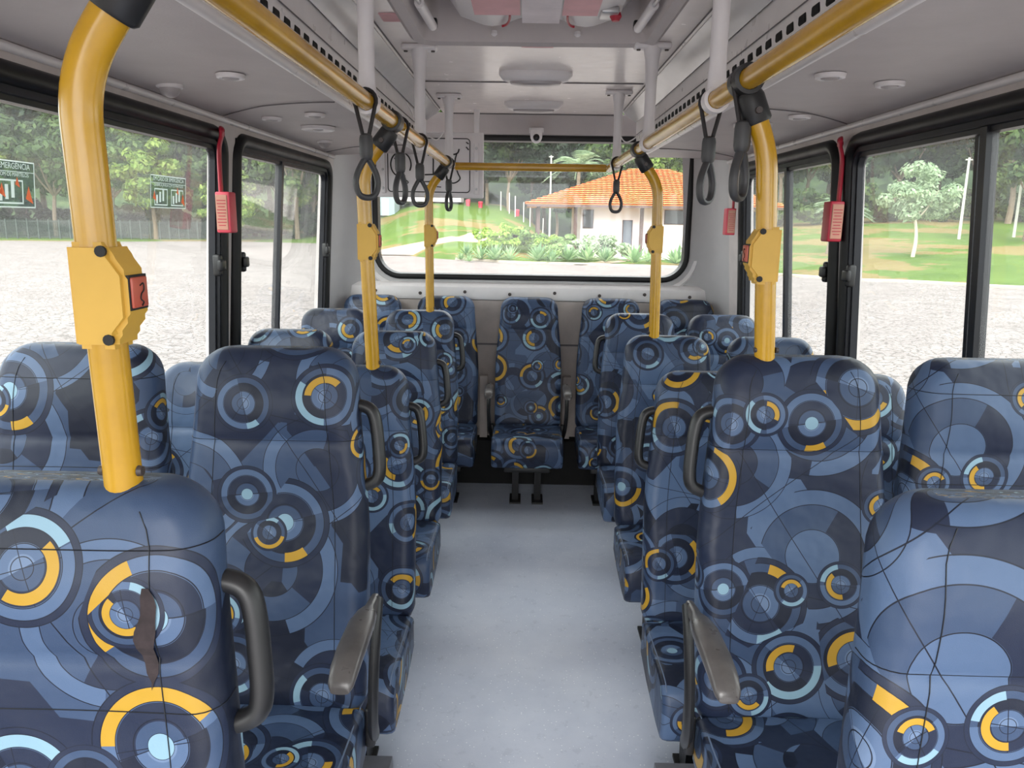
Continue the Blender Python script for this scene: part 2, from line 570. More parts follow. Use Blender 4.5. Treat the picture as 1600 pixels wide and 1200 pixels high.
def rrect(x0, x1, y0, y1, r, seg=6, radii=None):
    """points and inward normals round a rounded rectangle, counter-clockwise"""
    out = []
    for q, (cx, cy, a0) in enumerate(((x1, y0, -90), (x1, y1, 0), (x0, y1, 90), (x0, y0, 180))):
        rr = radii[q] if radii else r
        ox = cx - rr if cx == x1 else cx + rr
        oy = cy - rr if cy == y0 + (y1 - y0) else cy + rr
        for k in range(seg + 1):
            a = math.radians(a0 + 90 * k / seg)
            out.append((ox + rr * math.cos(a), oy + rr * math.sin(a), -math.cos(a), -math.sin(a)))
    return out

# ------------------------------------------------------------------ the bus shell
YF, YB = -1.3, 5.10                # front and rear of the cabin
def wx(z):                         # half-width of the cabin, walls leaning in above the sill
    return 1.27 if z < 1.2 else 1.27 - 0.068 * (z - 1.2) / 0.9
ZC, ZS = 2.385, 2.112              # central ceiling, side panels
RAISE = 0.185

MB().box((0, (YF + YB) / 2, -0.02), (2.6, YB - YF, 0.04)).build('floor', 'floor', kind='structure', label='speckled blue grey vinyl floor of the bus aisle')
for sx, nm in ((-1, 'left'), (1, 'right')):
    mb = MB()
    mb.prism([(sx * 0.375, 0), (sx * 1.265, 0), (sx * 1.265, RAISE), (sx * 0.385, RAISE)], -1.2, 1.98)
    mb.build('trim_%d' % (1 if sx < 0 else 2), 'plinth', kind='structure', label='raised grey plinth under the %s front seats' % nm)
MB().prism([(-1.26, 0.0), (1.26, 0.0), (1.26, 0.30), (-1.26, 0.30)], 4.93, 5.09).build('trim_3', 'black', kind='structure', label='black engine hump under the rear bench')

WIN = {-1: [(-1.15, 1.06), (1.14, 3.125), (3.215, 4.78)], 1: [(-1.15, 1.06), (1.14, 3.085), (3.15, 4.56)]}
Z0, Z1 = 0.93, 2.068
for sx, nm in ((-1, 'left'), (1, 'right')):
    mb = MB()
    def slab(y0, y1, za, zb, mb=mb, sx=sx):
        zs = [za] + [q for q in (1.2,) if za < q < zb] + [zb]
        inner = [(sx * wx(q), q) for q in zs]
        outer = [(sx * (wx(q) + 0.06), q) for q in reversed(zs)]
        mb.prism(inner + outer, y0, y1)
    slab(YF, YB, 0, Z0 + 0.02)
    slab(YF, YB, Z1 - 0.02, 2.42)
    edges = [YF] + [q for a in WIN[sx] for q in a] + [YB]
    for i in range(0, len(edges), 2):
        slab(edges[i] - (0.02 if i else 0), edges[i + 1] + (0.02 if i + 1 < len(edges) - 1 else 0), Z0 + 0.02, Z1 - 0.02)
    mb.build('wall_' + nm, 'sidewall', kind='structure', label='grey beige side wall with window openings')

def wall_pt(sx, y, z, e):
    return (sx * (wx(z) - e), y, z)
def ring_on_wall(sx, y0, y1, z0, z1, r, section, seg=7):
    pts = rrect(y0, y1, z0, z1, r, seg)
    rings = []
    for (y, z, ny, nz) in pts + pts[:1]:
        rings.append([wall_pt(sx, y + ny * d, z + nz * d, e) for d, e in section])
    return MB().loft(rings, (False, False))
wn = 0
for sx, nm in ((-1, 'left'), (1, 'right')):
    for i, (y0, y1) in enumerate(WIN[sx]):
        wn += 1
        root = empty('window_%d' % wn, (sx * 1.27, (y0 + y1) / 2, Z0), kind='structure',
                     label='black framed sliding window on the %s wall of the bus' % nm)
        def put(name, mb, mat, smooth=True, root=root):
            o = mb.build(name, mat, root, smooth)
            o.matrix_parent_inverse = Matrix.Translation(root.location).inverted()
            return o
        put('rubber_frame', ring_on_wall(sx, y0, y1, Z0, Z1, 0.11, [(0, -0.03), (-0.004, 0.0), (0.006, 0.018), (0.022, 0.026), (0.040, 0.022), (0.050, 0.010), (0.052, -0.03)]), 'rubber')
        put('sash_frame', ring_on_wall(sx, y0 + 0.05, y1 - 0.05, Z0 + 0.05, Z1 - 0.05, 0.075, [(0, -0.03), (0, 0.006), (0.018, 0.008), (0.020, -0.004), (0.034, -0.004), (0.036, -0.03)]), 'sash')
        div = {(-1, 1): 2.19, (-1, 2): 3.86, (1, 1): 2.185, (1, 2): 3.80}.get((sx, i), (y0 + y1) / 2)
        for a, b, e in ((y0 + 0.06, div + 0.02, -0.012), (div - 0.02, y1 - 0.06, -0.024)):
            g = MB()
            rows = [Z0 + 0.06, 1.2, 1.5, 1.8, Z1 - 0.06]
            g.loft([[wall_pt(sx, y, z, e) for z in rows] for y in (a, b)], (False, False), False)
            put('glass_pane', g, 'glass', False)
        zs = (Z0 + 0.06, 1.2, Z1 - 0.07)
        for yy, wd, e0, e1 in ((div, 0.032, -0.03, 0.004), (div + 0.075, 0.018, -0.035, -0.022)):
            g = MB()
            g.loft([[wall_pt(sx, yy - wd / 2, z, e0), wall_pt(sx, yy - wd / 2, z, e1), wall_pt(sx, yy + wd / 2, z, e1), wall_pt(sx, yy + wd / 2, z, e0)] for z in zs])
            put('mullion', g, 'sash', False)
        for yy, zz in ((y1 - 0.085, 1.545), (y0 + 0.085, 1.545)):
            g = MB()
            x = sx * (wx(zz) - 0.012)
            g.rbox((x, yy, zz), (0.034, 0.03, 0.085), 0.010)
            g.rbox((x - sx * 0.016, yy, zz), (0.022, 0.05, 0.045), 0.009)
            put('latch', g, 'dark')

# ---- rear wall with its big rounded window
YW = YB
rw = rrect(-1.012, 1.045, 1.355, 2.262, 0.13, 8, (0.17, 0.10, 0.10, 0.17))
mb = MB()
outer = []
for (x, z, nx, nz) in rw:       # project outward on a rectangle
    k = min((1.26 - 0.01) / abs(x) if abs(x) > 1e-6 else 9, 9)
    cx, cz = 0.0, 1.8
    dx, dz = x - cx, z - cz
    kk = min(1.23 / abs(dx) if dx else 99, ((2.40 - cz) / dz) if dz > 0 else ((1.24 - cz) / dz if dz < 0 else 99))
    outer.append((cx + dx * kk, YW, cz + dz * kk))
inner = [(x, YW, z) for x, z, _, _ in rw]
back = [(x, YW + 0.06, z) for x, z, _, _ in rw]
mb.loft([outer + outer[:1], inner + inner[:1], back + back[:1]], (False, False), False)
mb.box((0, YW + 0.03, 0.62), (2.5, 0.06, 1.24))
for sx in (-1, 1):
    col = []
    for z in (0.0, 1.2, 2.2, 2.42):
        ring = []
        for k in range(7):
            a = math.radians(90 * k / 6)
            cx = wx(z) + 0.01 - 0.24
            ring.append((sx * (cx + 0.24 * math.cos(a)), YW - 0.34 + 0.34 * math.sin(a), z))
        col.append(ring)
    mb.loft(col, (False, False), False)
mb.build('wall_back', 'rearwall', kind='structure', smooth=True, label='grey rear wall panel round the rear window')
root = empty('window_%d' % (wn + 1), (0, YW, 1.36), kind='structure', label='wide rear window with rounded corners and black gasket')
def rear_ring(section, grow=0.0):
    rings = []
    for (x, z, nx, nz) in rw + rw[:1]:
        rings.append([(x + nx * (d - grow), YW + e, z + nz * (d - grow)) for d, e in section])
    return MB().loft(rings, (False, False))
def putw(name, mb, mat, smooth=True, root=root):
    o = mb.build(name, mat, root, smooth)
    o.matrix_parent_inverse = Matrix.Translation(root.location).inverted()
    return o
putw('rubber_gasket', rear_ring([(-0.004, 0.06), (-0.004, -0.012), (0.012, -0.018), (0.03, -0.012), (0.034, 0.06)]), 'rubber')
putw('surround_moulding', rear_ring([(0.02, 0.0), (0.02, -0.010), (0.0, -0.022), (-0.012, -0.010), (-0.012, 0.0)], 0.055), 'moulding')
g = MB()
gx = [(x + nx * 0.015, YW + 0.03, z + nz * 0.015) for x, z, nx, nz in rw]
g.add(gx, [tuple(range(len(gx)))])
putw('glass_pane', g, 'rearglass', False)
# ledge under the rear window and the darker lower panel with bolts
led = MB()
prof = [(5.10, 1.335), (5.075, 1.33), (5.05, 1.305), (5.045, 1.245), (5.055, 1.225), (5.10, 1.225)]
led.prism(prof, -1.2, 1.2, 'YZ')
led = led.build('trim_4', 'moulding', kind='structure', smooth=True, label='grey ledge with screws running under the rear window')
for k in range(8):
    b = MB().lathe([(0.011, 0.0), (0.011, -0.004), (0.007, -0.008)], (-1.0 + k * 0.294, 5.046, 1.275 - 0.012 * (k % 2)), 'Y', 12)
    b.build('screw', 'bolt', led, True)
low = MB().box((0, 5.075, 0.76), (2.34, 0.03, 0.92)).build('trim_5', 'rearlow', kind='structure', label='brown grey lower panel behind the rear seats')
MB().box((0, 5.058, 0.93), (2.34, 0.006, 0.012)).build('panel_joint', 'joint', low)
for x in (-0.28, 0.27):
    MB().box((x, 5.0, 0.52), (0.05, 0.06, 0.42)).build('upright', 'rearlow', low)

# ---- ceiling: side panels, duct faces, centre, header
hx, hy0, hy1 = 0.425, 1.7, 3.05
prof_side = [(1.215, 2.085), (1.20, 2.112), (1.05, 2.122), (0.85, 2.124), (0.665, 2.122)]
cmb = MB()
ctr = MB()
dct = MB()
for sx in (-1, 1):
    cmb.loft([[(sx * x, y, z) for x, z in prof_side] for y in (YF, 4.5, 4.86)], (False, False), False)
    duct = [(0.665, 2.122), (0.648, 2.135), (0.640, 2.20), (0.636, 2.235), (0.634, 2.335), (0.56, 2.372), (0.545, ZC)]
    dct.loft([[(sx * x, y, z) for x, z in duct] for y in (YF, 4.86)], (False, False), False)
    ctr.loft([[(sx * x, y, ZC) for x in (0.545, hx)] for y in (YF, 5.0)], (False, False), False)
ctr.loft([[(x, y, ZC) for x in (-hx, hx)] for y in (YF, hy0)], (False, False), False)
ctr.loft([[(x, y, ZC) for x in (-hx, hx)] for y in (hy1, 5.0)], (False, False), False)
# header above the rear window, shelf ends
cmb.loft([[(x, y, z) for y, z in ((5.0, ZC), (5.06, 2.34), (5.085, 2.27))] for x in (-1.22, 1.22)], (False, False), False)
for sx in (-1, 1):
    cmb.add([(sx * 0.545, 4.86, ZC), (sx * 0.634, 4.86, 2.335), (sx * 0.648, 4.86, 2.135), (sx * 1.2, 4.86, 2.112), (sx * 1.24, 4.86, ZC)], [(0, 1, 2, 3, 4)])
cmb.box((0, (YF + 5.1) / 2, 2.68), (2.7, 5.1 - YF + 0.1, 0.04))      # roof skin
ceiling = cmb.build('ceiling', 'panel', kind='structure', smooth=True, label='pale grey moulded bus ceiling')
ctr.build('centre_panel', 'centre', ceiling)
dct.build('duct_face', 'moulding', ceiling, True)
for sx in (-1, 1):
    MB().tube([(sx * 1.198, YF, 2.100), (sx * 1.198, 4.84, 2.100)], 0.012, 10).build('cornice_strip', 'moulding', ceiling, True)
    MB().tube([(sx * 0.66, YF, 2.128), (sx * 0.66, 4.84, 2.128)], 0.014, 10).build('duct_moulding', 'moulding', ceiling, True)
    MB().tube([(sx * 0.633, YF, 2.25), (sx * 0.633, 4.84, 2.25)], 0.002, 6).build('panel_joint', 'joint', ceiling)
    MB().tube([(sx * 0.545, YF, ZC - 0.001), (sx * 0.545, 4.8, ZC - 0.001)], 0.003, 6).build('panel_joint', 'joint', ceiling)
    for ya, yb in ((1.25, 1.75), (2.75, 3.05), (4.25, 4.6)):
        pts = [(sx * (0.68 + 0.5 * t), ya + (yb - ya) * t ** 1.7 * (1 if ya < 4 else 1), 2.1195 - 0.012 * max(0, (t - 0.6)) / 0.4) for t in [k / 12 for k in range(13)]]
        MB().tube(pts, 0.0022, 6).build('panel_joint', 'joint', ceiling)
    # glossy slanted light panel
    lp = MB()
    R = [[(sx * 0.632, y, 2.322), (sx * 0.552, y, 2.376), (sx * 0.548, y, 2.366), (sx * 0.622, y, 2.314)] for y in (0.2, 4.80)]
    lp.loft(R)
    lp.build('light_panel', 'gloss', ceiling)
for y, r in ((3.90, 0.004), (5.0, 0.006)):
    MB().tube([(-0.53, y, ZC - 0.001), (0.53, y, ZC - 0.001)], r, 6).build('panel_joint', 'joint', ceiling)
slot = MB().rbox((0, 0, 0), (0.012, 0.052, 0.024), 0.005, 2).mesh('vent_slot', 'slot')
slot2 = MB().rbox((0, 0, 0), (0.012, 0.056, 0.008), 0.003, 1).mesh('vent_slot_small', 'slot')
for sx in (-1, 1):
    for k in range(42):
        y = 0.95 + k * 0.088
        place('vent_slot', slot, ceiling, (sx * 0.641, y, 2.218))
        place('vent_slot', slot2, ceiling, (sx * 0.644, y, 2.186))

# round fittings in the side panels
ring_me = MB().lathe([(0.0, -0.006), (0.022, -0.008), (0.031, -0.012), (0.038, -0.010), (0.040, 0.0)], seg=28, cap=(False, False)).mesh('rim', 'white', True)
cover_me = MB().lathe([(0.024, -0.006), (0.022, -0.013), (0.012, -0.016), (0.001, -0.0165)], seg=24, cap=(False, True)).mesh('lamp_cover', 'lampglass', True)
eye_me = MB().lathe([(0.030, -0.008), (0.029, -0.020), (0.022, -0.032), (0.010, -0.038), (0.001, -0.039)], seg=24, cap=(False, True)).mesh('eyeball', 'lampglass', True)
big_me = MB().lathe([(0.0, -0.008), (0.045, -0.008), (0.062, -0.016), (0.072, -0.013), (0.075, 0.0)], seg=32, cap=(False, False)).mesh('rim', 'white', True)
LF = [(-1.107, 2.445, 'e', 'eyeball lamp in the left side panel nearest the yellow pole'), (-0.855, 2.27, 'r', 'round flush fitting in the left panel beside the nearer eyeball lamp'),
      (-1.042, 3.2, 'r', 'small flush fitting in the left panel above the red lever'), (-0.834, 3.07, 'r', 'small round fitting in the left panel beside the rail'),
      (-0.935, 3.495, 'b', 'large round speaker rim in the left side panel'), (-1.061, 4.095, 'e', 'eyeball lamp in the left panel near the rear corner'),
      (-0.95, 1.35, 'r', 'round fitting in the left panel at the top edge of the picture'),
      (0.774, 2.16, 'r', 'round fitting in the right panel nearest the yellow rail'), (0.981, 2.27, 'r', 'flush fitting in the right panel above the sliding window'),
      (0.968, 2.95, 'r', 'small fitting in the right panel above the red lever'), (0.87, 3.2, 'b', 'large round speaker rim in the right side panel behind the pole'),
      (1.03, 3.9, 'e', 'eyeball lamp in the right panel near the rear corner'), (0.98, 1.45, 'r', 'round fitting at the top right corner of the picture')]
for x, y, k, lb in LF:
    e = empty('ceiling_fitting', (x, y, 2.1215), label='white ' + lb, cat='ceiling light', group='round fittings in the side panels')
    place('rim', big_me if k == 'b' else ring_me, e)
    place('lamp_cover', eye_me if k == 'e' else cover_me, e)
# two dome lamps on the centre line
for y, lb in ((3.66, 'white dome lamp nearer the roof hatch'), (4.54, 'white dome lamp nearer the rear window')):
    e = empty('dome_lamp', (0.012, y, ZC), label=lb + ' on the ceiling centre', cat='ceiling light', group='centre dome lamps')
    def lens_ring(a, b, z, n=24):
        return [(a * math.copysign(abs(math.cos(q)) ** 0.5, math.cos(q)), b * math.copysign(abs(math.sin(q)) ** 0.6, math.sin(q)), z) for q in [2 * math.pi * k / n for k in range(n)]]
    MB().loft([lens_ring(0.165, 0.066, 0), lens_ring(0.165, 0.066, -0.012), lens_ring(0.145, 0.056, -0.034), lens_ring(0.125, 0.046, -0.040)]).build('housing', 'white', e, True)
    MB().loft([lens_ring(0.118, 0.042, -0.038), lens_ring(0.110, 0.038, -0.050), lens_ring(0.07, 0.024, -0.056)]).build('lamp_cover', 'lampglass', e, True)

# ---- roof hatch
e = empty('roof_hatch', (0, 2.4, ZC), label='open roof hatch recess with white cover above the aisle', cat='roof hatch')
def pe(name, mb, mat, smooth=True, e=e):
    o = mb.build(name, mat, e, smooth)
    o.matrix_parent_inverse = Matrix.Translation(e.location).inverted()
    return o
def rr3(x, y0, y1, r, z):
    return [(a, b, z) for a, b, _, _ in rrect(-x, x, y0, y1, r, 6)]
fr = MB()
lv = [rr3(hx + 0.03, hy0 - 0.03, hy1 + 0.03, 0.08, ZC - 0.002), rr3(hx + 0.012, hy0 - 0.012, hy1 + 0.012, 0.07, ZC - 0.016),
      rr3(hx - 0.02, hy0 + 0.02, hy1 - 0.02, 0.05, ZC - 0.008), rr3(hx - 0.05, hy0 + 0.05, hy1 - 0.05, 0.04, ZC + 0.07), rr3(hx - 0.05, hy0 + 0.05, hy1 - 0.05, 0.04, ZC + 0.20)]
fr.loft([l + l[:1] for l in lv], (False, False), False)
pe('hatch_frame', fr, 'panel')
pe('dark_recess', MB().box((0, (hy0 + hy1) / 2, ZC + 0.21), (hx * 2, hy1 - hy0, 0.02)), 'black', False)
# moulded cover: two lobes hanging in the recess
rings = []
N = 25
for j, (yy, dz) in enumerate(((1.9, 0.0), (2.5, 0.0), (2.86, 0.006), (2.93, 0.03), (2.95, 0.08))):
    row = []
    for k in range(N):
        u = -1 + 2 * k / (N - 1)
        x = 0.012 + 0.325 * u
        lob = 0.020 * (1 - math.cos((abs(u) - 0.1) / 0.8 * math.pi * 2)) / 2 if 0.1 < abs(u) < 0.9 else 0
        endr = 0.07 * sst(0.82, 1.0, abs(u))
        row.append((x, yy + 0.03 * (lob / 0.02), ZC + 0.032 - lob * 1.2 + endr + dz))
    rings.append(row)
cv = MB().loft(rings, (False, False), False)
pe('hatch_cover', cv, 'white')
for x in (-0.115, 0.135):
    pts = [(x + (0.03 if x < 0 else -0.03) * math.cos(a), 2.72 + 0.15 * math.sin(a), ZC + 0.010) for a in [math.pi * (0.0 + 0.5 * k / 8) for k in range(9)]]
    pe('cover_rib', MB().tube(pts, 0.004, 8), 'red')
for x in (-0.148, 0.155):
    pe('knob', MB().lathe([(0.010, 0.0), (0.012, -0.012), (0.006, -0.018)], (x, 2.99, ZC + 0.022), 'Z', 14), 'white')
for sx in (-1, 1):
    a, b = Vector((sx * 0.375, 2.30, ZC + 0.012)), Vector((sx * 0.358, 2.88, ZC + 0.010))
    g = MB().tube([a, a.lerp(b, 0.55)], 0.007, 10)
    pe('gas_strut_rod', g, 'steel')
    pe('gas_strut', MB().tube([a.lerp(b, 0.5), b], 0.016, 14), 'white')
    pe('strut_bracket', MB().rbox(b + Vector((0, 0.01, 0.012)), (0.03, 0.03, 0.03), 0.005), 'dark')
pe('red_knob', MB().lathe([(0.016, 0), (0.02, -0.012), (0.012, -0.026)], (0.262, 2.72, ZC + 0.02), 'Z', 16), 'red')
pe('metal_clip', MB().rbox((0.24, 2.72, ZC + 0.018), (0.06, 0.10, 0.02), 0.006), 'steel')
for x0, x1, y0, y1, m in ((-0.045, 0.08, 2.45, 2.80, 'paper'), (-0.20, -0.05, 2.40, 2.70, 'pink'), (0.085, 0.20, 2.40, 2.70, 'pink')):
    pe('notice', MB().box(((x0 + x1) / 2, (y0 + y1) / 2, ZC + 0.0045), (x1 - x0, y1 - y0, 0.0015)), m, False)
MB().box((0.012, 3.11, ZC - 0.0025), (0.12, 0.055, 0.003)).build('ceiling_notice', 'pink', label='faded pink notice strip stuck behind the roof hatch', cat='notice')
MB().box((-0.46, 2.72, ZC - 0.0025), (0.10, 0.10, 0.003)).build('ceiling_notice', 'pink', label='faded pink notice stuck left of the roof hatch', cat='notice')

# ------------------------------------------------------------------ rails, stanchions, poles
TR = 0.0225
RX, RZ = 0.438, 2.028
MB().tube([(-RX, YF + 0.3, RZ), (-RX, 4.42, RZ)], TR, 20).build('handrail', 'yellow', None, True, label='long yellow overhead handrail left of the aisle', cat='handrail', group='overhead handrails')
MB().tube([(RX, YF + 0.3, RZ), (RX, 4.42, RZ)], TR, 20).build('handrail', 'yellow', None, True, label='long yellow overhead handrail right of the aisle', cat='handrail', group='overhead handrails')
MB().tube([(-RX + 0.018, 4.44, RZ), (RX - 0.018, 4.44, RZ)], TR * 0.95, 18).build('cross_rail', 'yellow', None, True, label='yellow cross rail spanning the aisle before the rear window', cat='handrail')
SN = {-1: [(2.10, 'nearest to the camera'), (3.12, 'in the middle'), (4.27, 'nearest to the rear')], 1: [(1.99, 'nearest to the camera'), (3.05, 'in the middle'), (4.10, 'nearest to the rear')]}
for sx, nm in ((-1, 'left'), (1, 'right')):
    for y, lb in SN[sx]:
        e = empty('rail_hanger', (sx * RX, y, RZ), label='white hanger post holding the %s handrail, %s' % (nm, lb), cat='hanger post', group='hanger posts of the handrails')
        H = ZC - RZ
        MB().lathe([(0.027, 0.005), (0.024, 0.03), (0.021, 0.08), (0.021, H * 0.6), (0.026, H - 0.06), (0.034, H - 0.015)], seg=18).build('post', 'white', e, True)
        MB().rbox((0, 0, H - 0.012), (0.135, 0.06, 0.022), 0.008).build('ceiling_plate', 'white', e, True)
        MB().lathe([(TR + 0.001, -0.022), (TR + 0.009, -0.020), (TR + 0.010, 0), (TR + 0.009, 0.020), (TR + 0.001, 0.022)], (0, 0, 0), 'Y', 24, (False, False)).build('rail_ring', 'white', e, True)
        for bx in (-0.052, 0.052):
            MB().lathe([(0.008, 0), (0.007, -0.006)], (bx, 0, H - 0.022), 'Z', 10).build('screw', 'bolt', e, True)

def stop_button(parent, sx, base, z):
    """yellow bell-push box clamped to the pole, bulging towards the aisle (local x)"""
    d = -sx
    prof = [(-0.024, -0.062), (0.027, -0.062), (0.028, -0.044), (0.043, -0.026), (0.043, 0.026), (0.028, 0.048), (0.022, 0.062), (-0.024, 0.062)]
    bm = bmesh.new()
    lo = [bm.verts.new((base[0] + d * u, base[1] - 0.027, z + v)) for u, v in prof]
    hi = [bm.verts.new((base[0] + d * u, base[1] + 0.027, z + v)) for u, v in prof]
    n = len(prof)
    bm.faces.new(lo); bm.faces.new(hi)
    for k in range(n):
        bm.faces.new((lo[k], lo[(k + 1) % n], hi[(k + 1) % n], hi[k]))
    bmesh.ops.recalc_face_normals(bm, faces=bm.faces)
    bmesh.ops.bevel(bm, geom=list(bm.edges), offset=0.006, segments=2, affect='EDGES')
    bm.verts.index_update()
    mb = MB().add([v.co for v in bm.verts], [tuple(q.index for q in f.verts) for f in bm.faces])
    bm.free()
    box = mb.build('stop_button_box', 'box_yellow', parent, True)
    xf = base[0] + d * 0.0445
    bt = MB().rbox((xf, base[1], z + 0.004), (0.005, 0.036, 0.036), 0.002, 2).build('button', 'button', box, True)
    bell = MB().tube(smooth_path([(xf + d * 0.003, base[1] + a, z + b) for a, b in ((-0.002, 0.012), (0.006, 0.014), (0.006, 0.006), (0, 0.002), (-0.002, -0.004), (0.004, -0.008), (0, -0.012))], 4), 0.0009, 6)
    bell.build('bell_mark', 'ink', box)
    MB().box((xf - d * 0.0022, base[1], z + 0.004), (0.004, 0.041, 0.041)).build('button_gap', 'ink', box)
    for v in (-0.050, 0.052):
        MB().lathe([(0.0065, -0.002), (0.0065, 0.002)], (base[0] + d * 0.018, base[1] - 0.027, z + v), 'Y', 12).build('screw_hole', 'ink', box)

POLES = [(-1, 0.86, RAISE, -0.516, -0.527, 'thick yellow pole in the left foreground rising from the nearest seat'),
         (-1, 2.44, 0, -0.516, -0.536, 'second yellow pole on the left rising from the third row seat'),
         (-1, 4.08, 0, -0.528, -0.531, 'farthest yellow pole on the left by the rear window'),
         (1, 1.68, RAISE, 0.527, 0.495, 'nearest yellow pole on the right with angular button box'),
         (1, 3.26, 0, 0.543, 0.527, 'far yellow pole on the right in front of the rear window')]
for sx, y, rs, xb, xt, lb in POLES:
    y0_ = y
    y = y + 0.045
    zb = 1.235 + rs - (0.034 if y0_ == 0.86 else 0)
    e = empty('grab_pole', (xb, y, zb), label=lb, cat='pole', group='yellow grab poles')
    def pp(name, mb, mat, parent=e, e=e):
        o = mb.build(name, mat, parent, True)
        o.matrix_parent_inverse = Matrix.Translation(e.location).inverted()
        return o
    tip = Vector((sx * (RX + 0.012), y, RZ - 0.035))
    path = [Vector((xb, y, zb)), Vector((xt, y, 1.885)), tip + (Vector((xt, y, 1.885)) - tip) * 0.12]
    pp('tube', MB().tube(fillet(path, 0.10, 8), TR, 20), 'yellow')
    dirv = (tip - Vector((xt, y, 1.885))).normalized()
    cl = MB()
    cl.tube([tip - dirv * 0.055, tip - dirv * 0.05, tip - dirv * 0.0, tip + dirv * 0.012], [0.026, 0.030, 0.030, 0.026], 16)
    cl.lathe([(TR + 0.001, -0.035), (TR + 0.009, -0.033), (TR + 0.011, 0), (TR + 0.009, 0.033), (TR + 0.001, 0.035)], (sx * RX, y, RZ), 'Y', 20, (False, False))
    pp('clamp', cl, 'dark')
    pp('clamp_bolt', MB().lathe([(0.008, 0.0), (0.007, -0.007)], tip - dirv * 0.03 - Vector((0, 0.029, 0)), 'Y', 10), 'bolt')
    for q in (-1, 1):
        pp('base_screw', MB().lathe([(0.007, -q * 0.0), (0.006, q * 0.006)], (xb + q * 0.021, y - 0.004, zb + 0.035), 'X', 10), 'bolt')
    zbtn = {0.86: 1.638, 2.44: 1.66, 4.08: 1.65, 1.68: 1.665, 3.26: 1.665}[y0_]
    bx = xb + (xt - xb) * (zbtn - zb) / (1.885 - zb)
    sb0 = set(bpy.data.objects)
    stop_button(e, sx, (bx, y), zbtn)
    for o in set(bpy.data.objects) - sb0:
        if o.parent == e:
            o.matrix_parent_inverse = Matrix.Translation(e.location).inverted()

# ---- hanging straps
def strap(y, sx, rz, lb, length=0.26):
    e = empty('hanging_strap', (sx * RX, y, RZ), rz, label=lb, cat='grab handle', group='hanging strap handles')
    e.scale = (0.95, 0.95, 0.95)
    # belt looped over the rail, legs meeting in the sleeve
    pts = []
    for k in range(13):
        a = math.radians(-30 + 240 * k / 12)
        pts.append((0.030 * math.cos(a), 0.0, 0.030 * math.sin(a)))
    pts = [(0.006, 0.0, -0.10)] + pts + [(-0.006, 0.0, -0.10)]
    mb = MB().tube(pts, 0.0055, 8)
    st = mb.build('strap', 'strap', e, True)
    st.rotation_euler = (0, 0, -rz)
    MB().lathe([(0.010, -0.085), (0.0165, -0.090), (0.0185, -0.10), (0.0185, -0.140), (0.016, -0.150), (0.011, -0.155)], seg=16).build('sleeve', 'grip', e, True)
    lp = [(0, -0.145), (0.012, -0.163), (0.026, -0.190), (0.031, -0.215), (0.026, -0.240), (0.012, -0.253), (-0.012, -0.253), (-0.026, -0.240), (-0.031, -0.215), (-0.026, -0.190), (-0.012, -0.163)]
    path = smooth_path([(x, 0, z) for x, z in lp + lp[:1]], 4)[:-1]
    MB().tube(path, 0.0085, 10, closed=True, flat=1.25).build('loop_grip', 'grip', e, True)
ST = [(2.07, -1, 0.5, 'leftmost hanging strap handle, beside the near white hanger'), (2.62, -1, 1.15, 'hanging strap handle at the second left pole clamp'),
      (3.10, -1, 0.3, 'hanging strap handle before the white sign panel, third on the left rail'), (4.25, -1, 1.2, 'farthest hanging strap handle on the left rail end'),
      (1.72, 1, 0.9, 'rightmost and nearest hanging strap handle beside the black pole clamp'), (2.03, 1, 0.8, 'hanging strap handle at the near white hanger on the right rail'),
      (4.05, 1, 0.1, 'small far hanging strap handle in front of the orange roof')]
for y, sx, rz, lb in ST:
    strap(y, sx, rz, lb)

# ---- red emergency levers
def lever(sx, y, lb, pink):
    x = sx * 1.172
    e = empty('emergency_lever', (x, y, 1.67), label=lb, cat='emergency lever', group='red window levers')
    d = -sx
    box = MB().rbox((d * 0.006, 0, 0.078), (0.055, 0.070, 0.152), 0.006).build('lever_box', pink, e, True)
    MB().rbox((d * 0.003, -0.0365, 0.078), (0.044, 0.004, 0.13), 0.002, 1).build('label_plate', 'tan', box)
    for k in range(9):
        MB().box((d * 0.003, -0.039, 0.030 + k * 0.0115), (0.034 if k % 3 else 0.026, 0.001, 0.003)).build('text_line', 'red', box)
    p = [(-d * 0.01, 0.0, 0.15), (-d * 0.012 + d * 0.004, 0.0, 0.30), (-d * 0.004 + d * 0.016, -0.02, 0.355), (d * 0.02, -0.035, 0.375), (d * 0.004, 0.01, 0.385), (-d * 0.016, 0.055, 0.375)]
    MB().tube(smooth_path(p, 6), 0.013, 8, flat=0.6).build('lever_bar', 'red', e, True)
    MB().lathe([(0.012, -0.008), (0.012, 0.008)], (-d * 0.016, 0.055, 0.372), 'X', 12).build('pivot', 'red', e, True)
lever(-1, 2.99, 'red emergency lever and box on the left window pillar', 'redpink')
lever(1, 3.06, 'dark red emergency lever and box between the two right windows', 'red')
lever(1, 4.60, 'small red emergency lever box by the right rear corner', 'redpink')

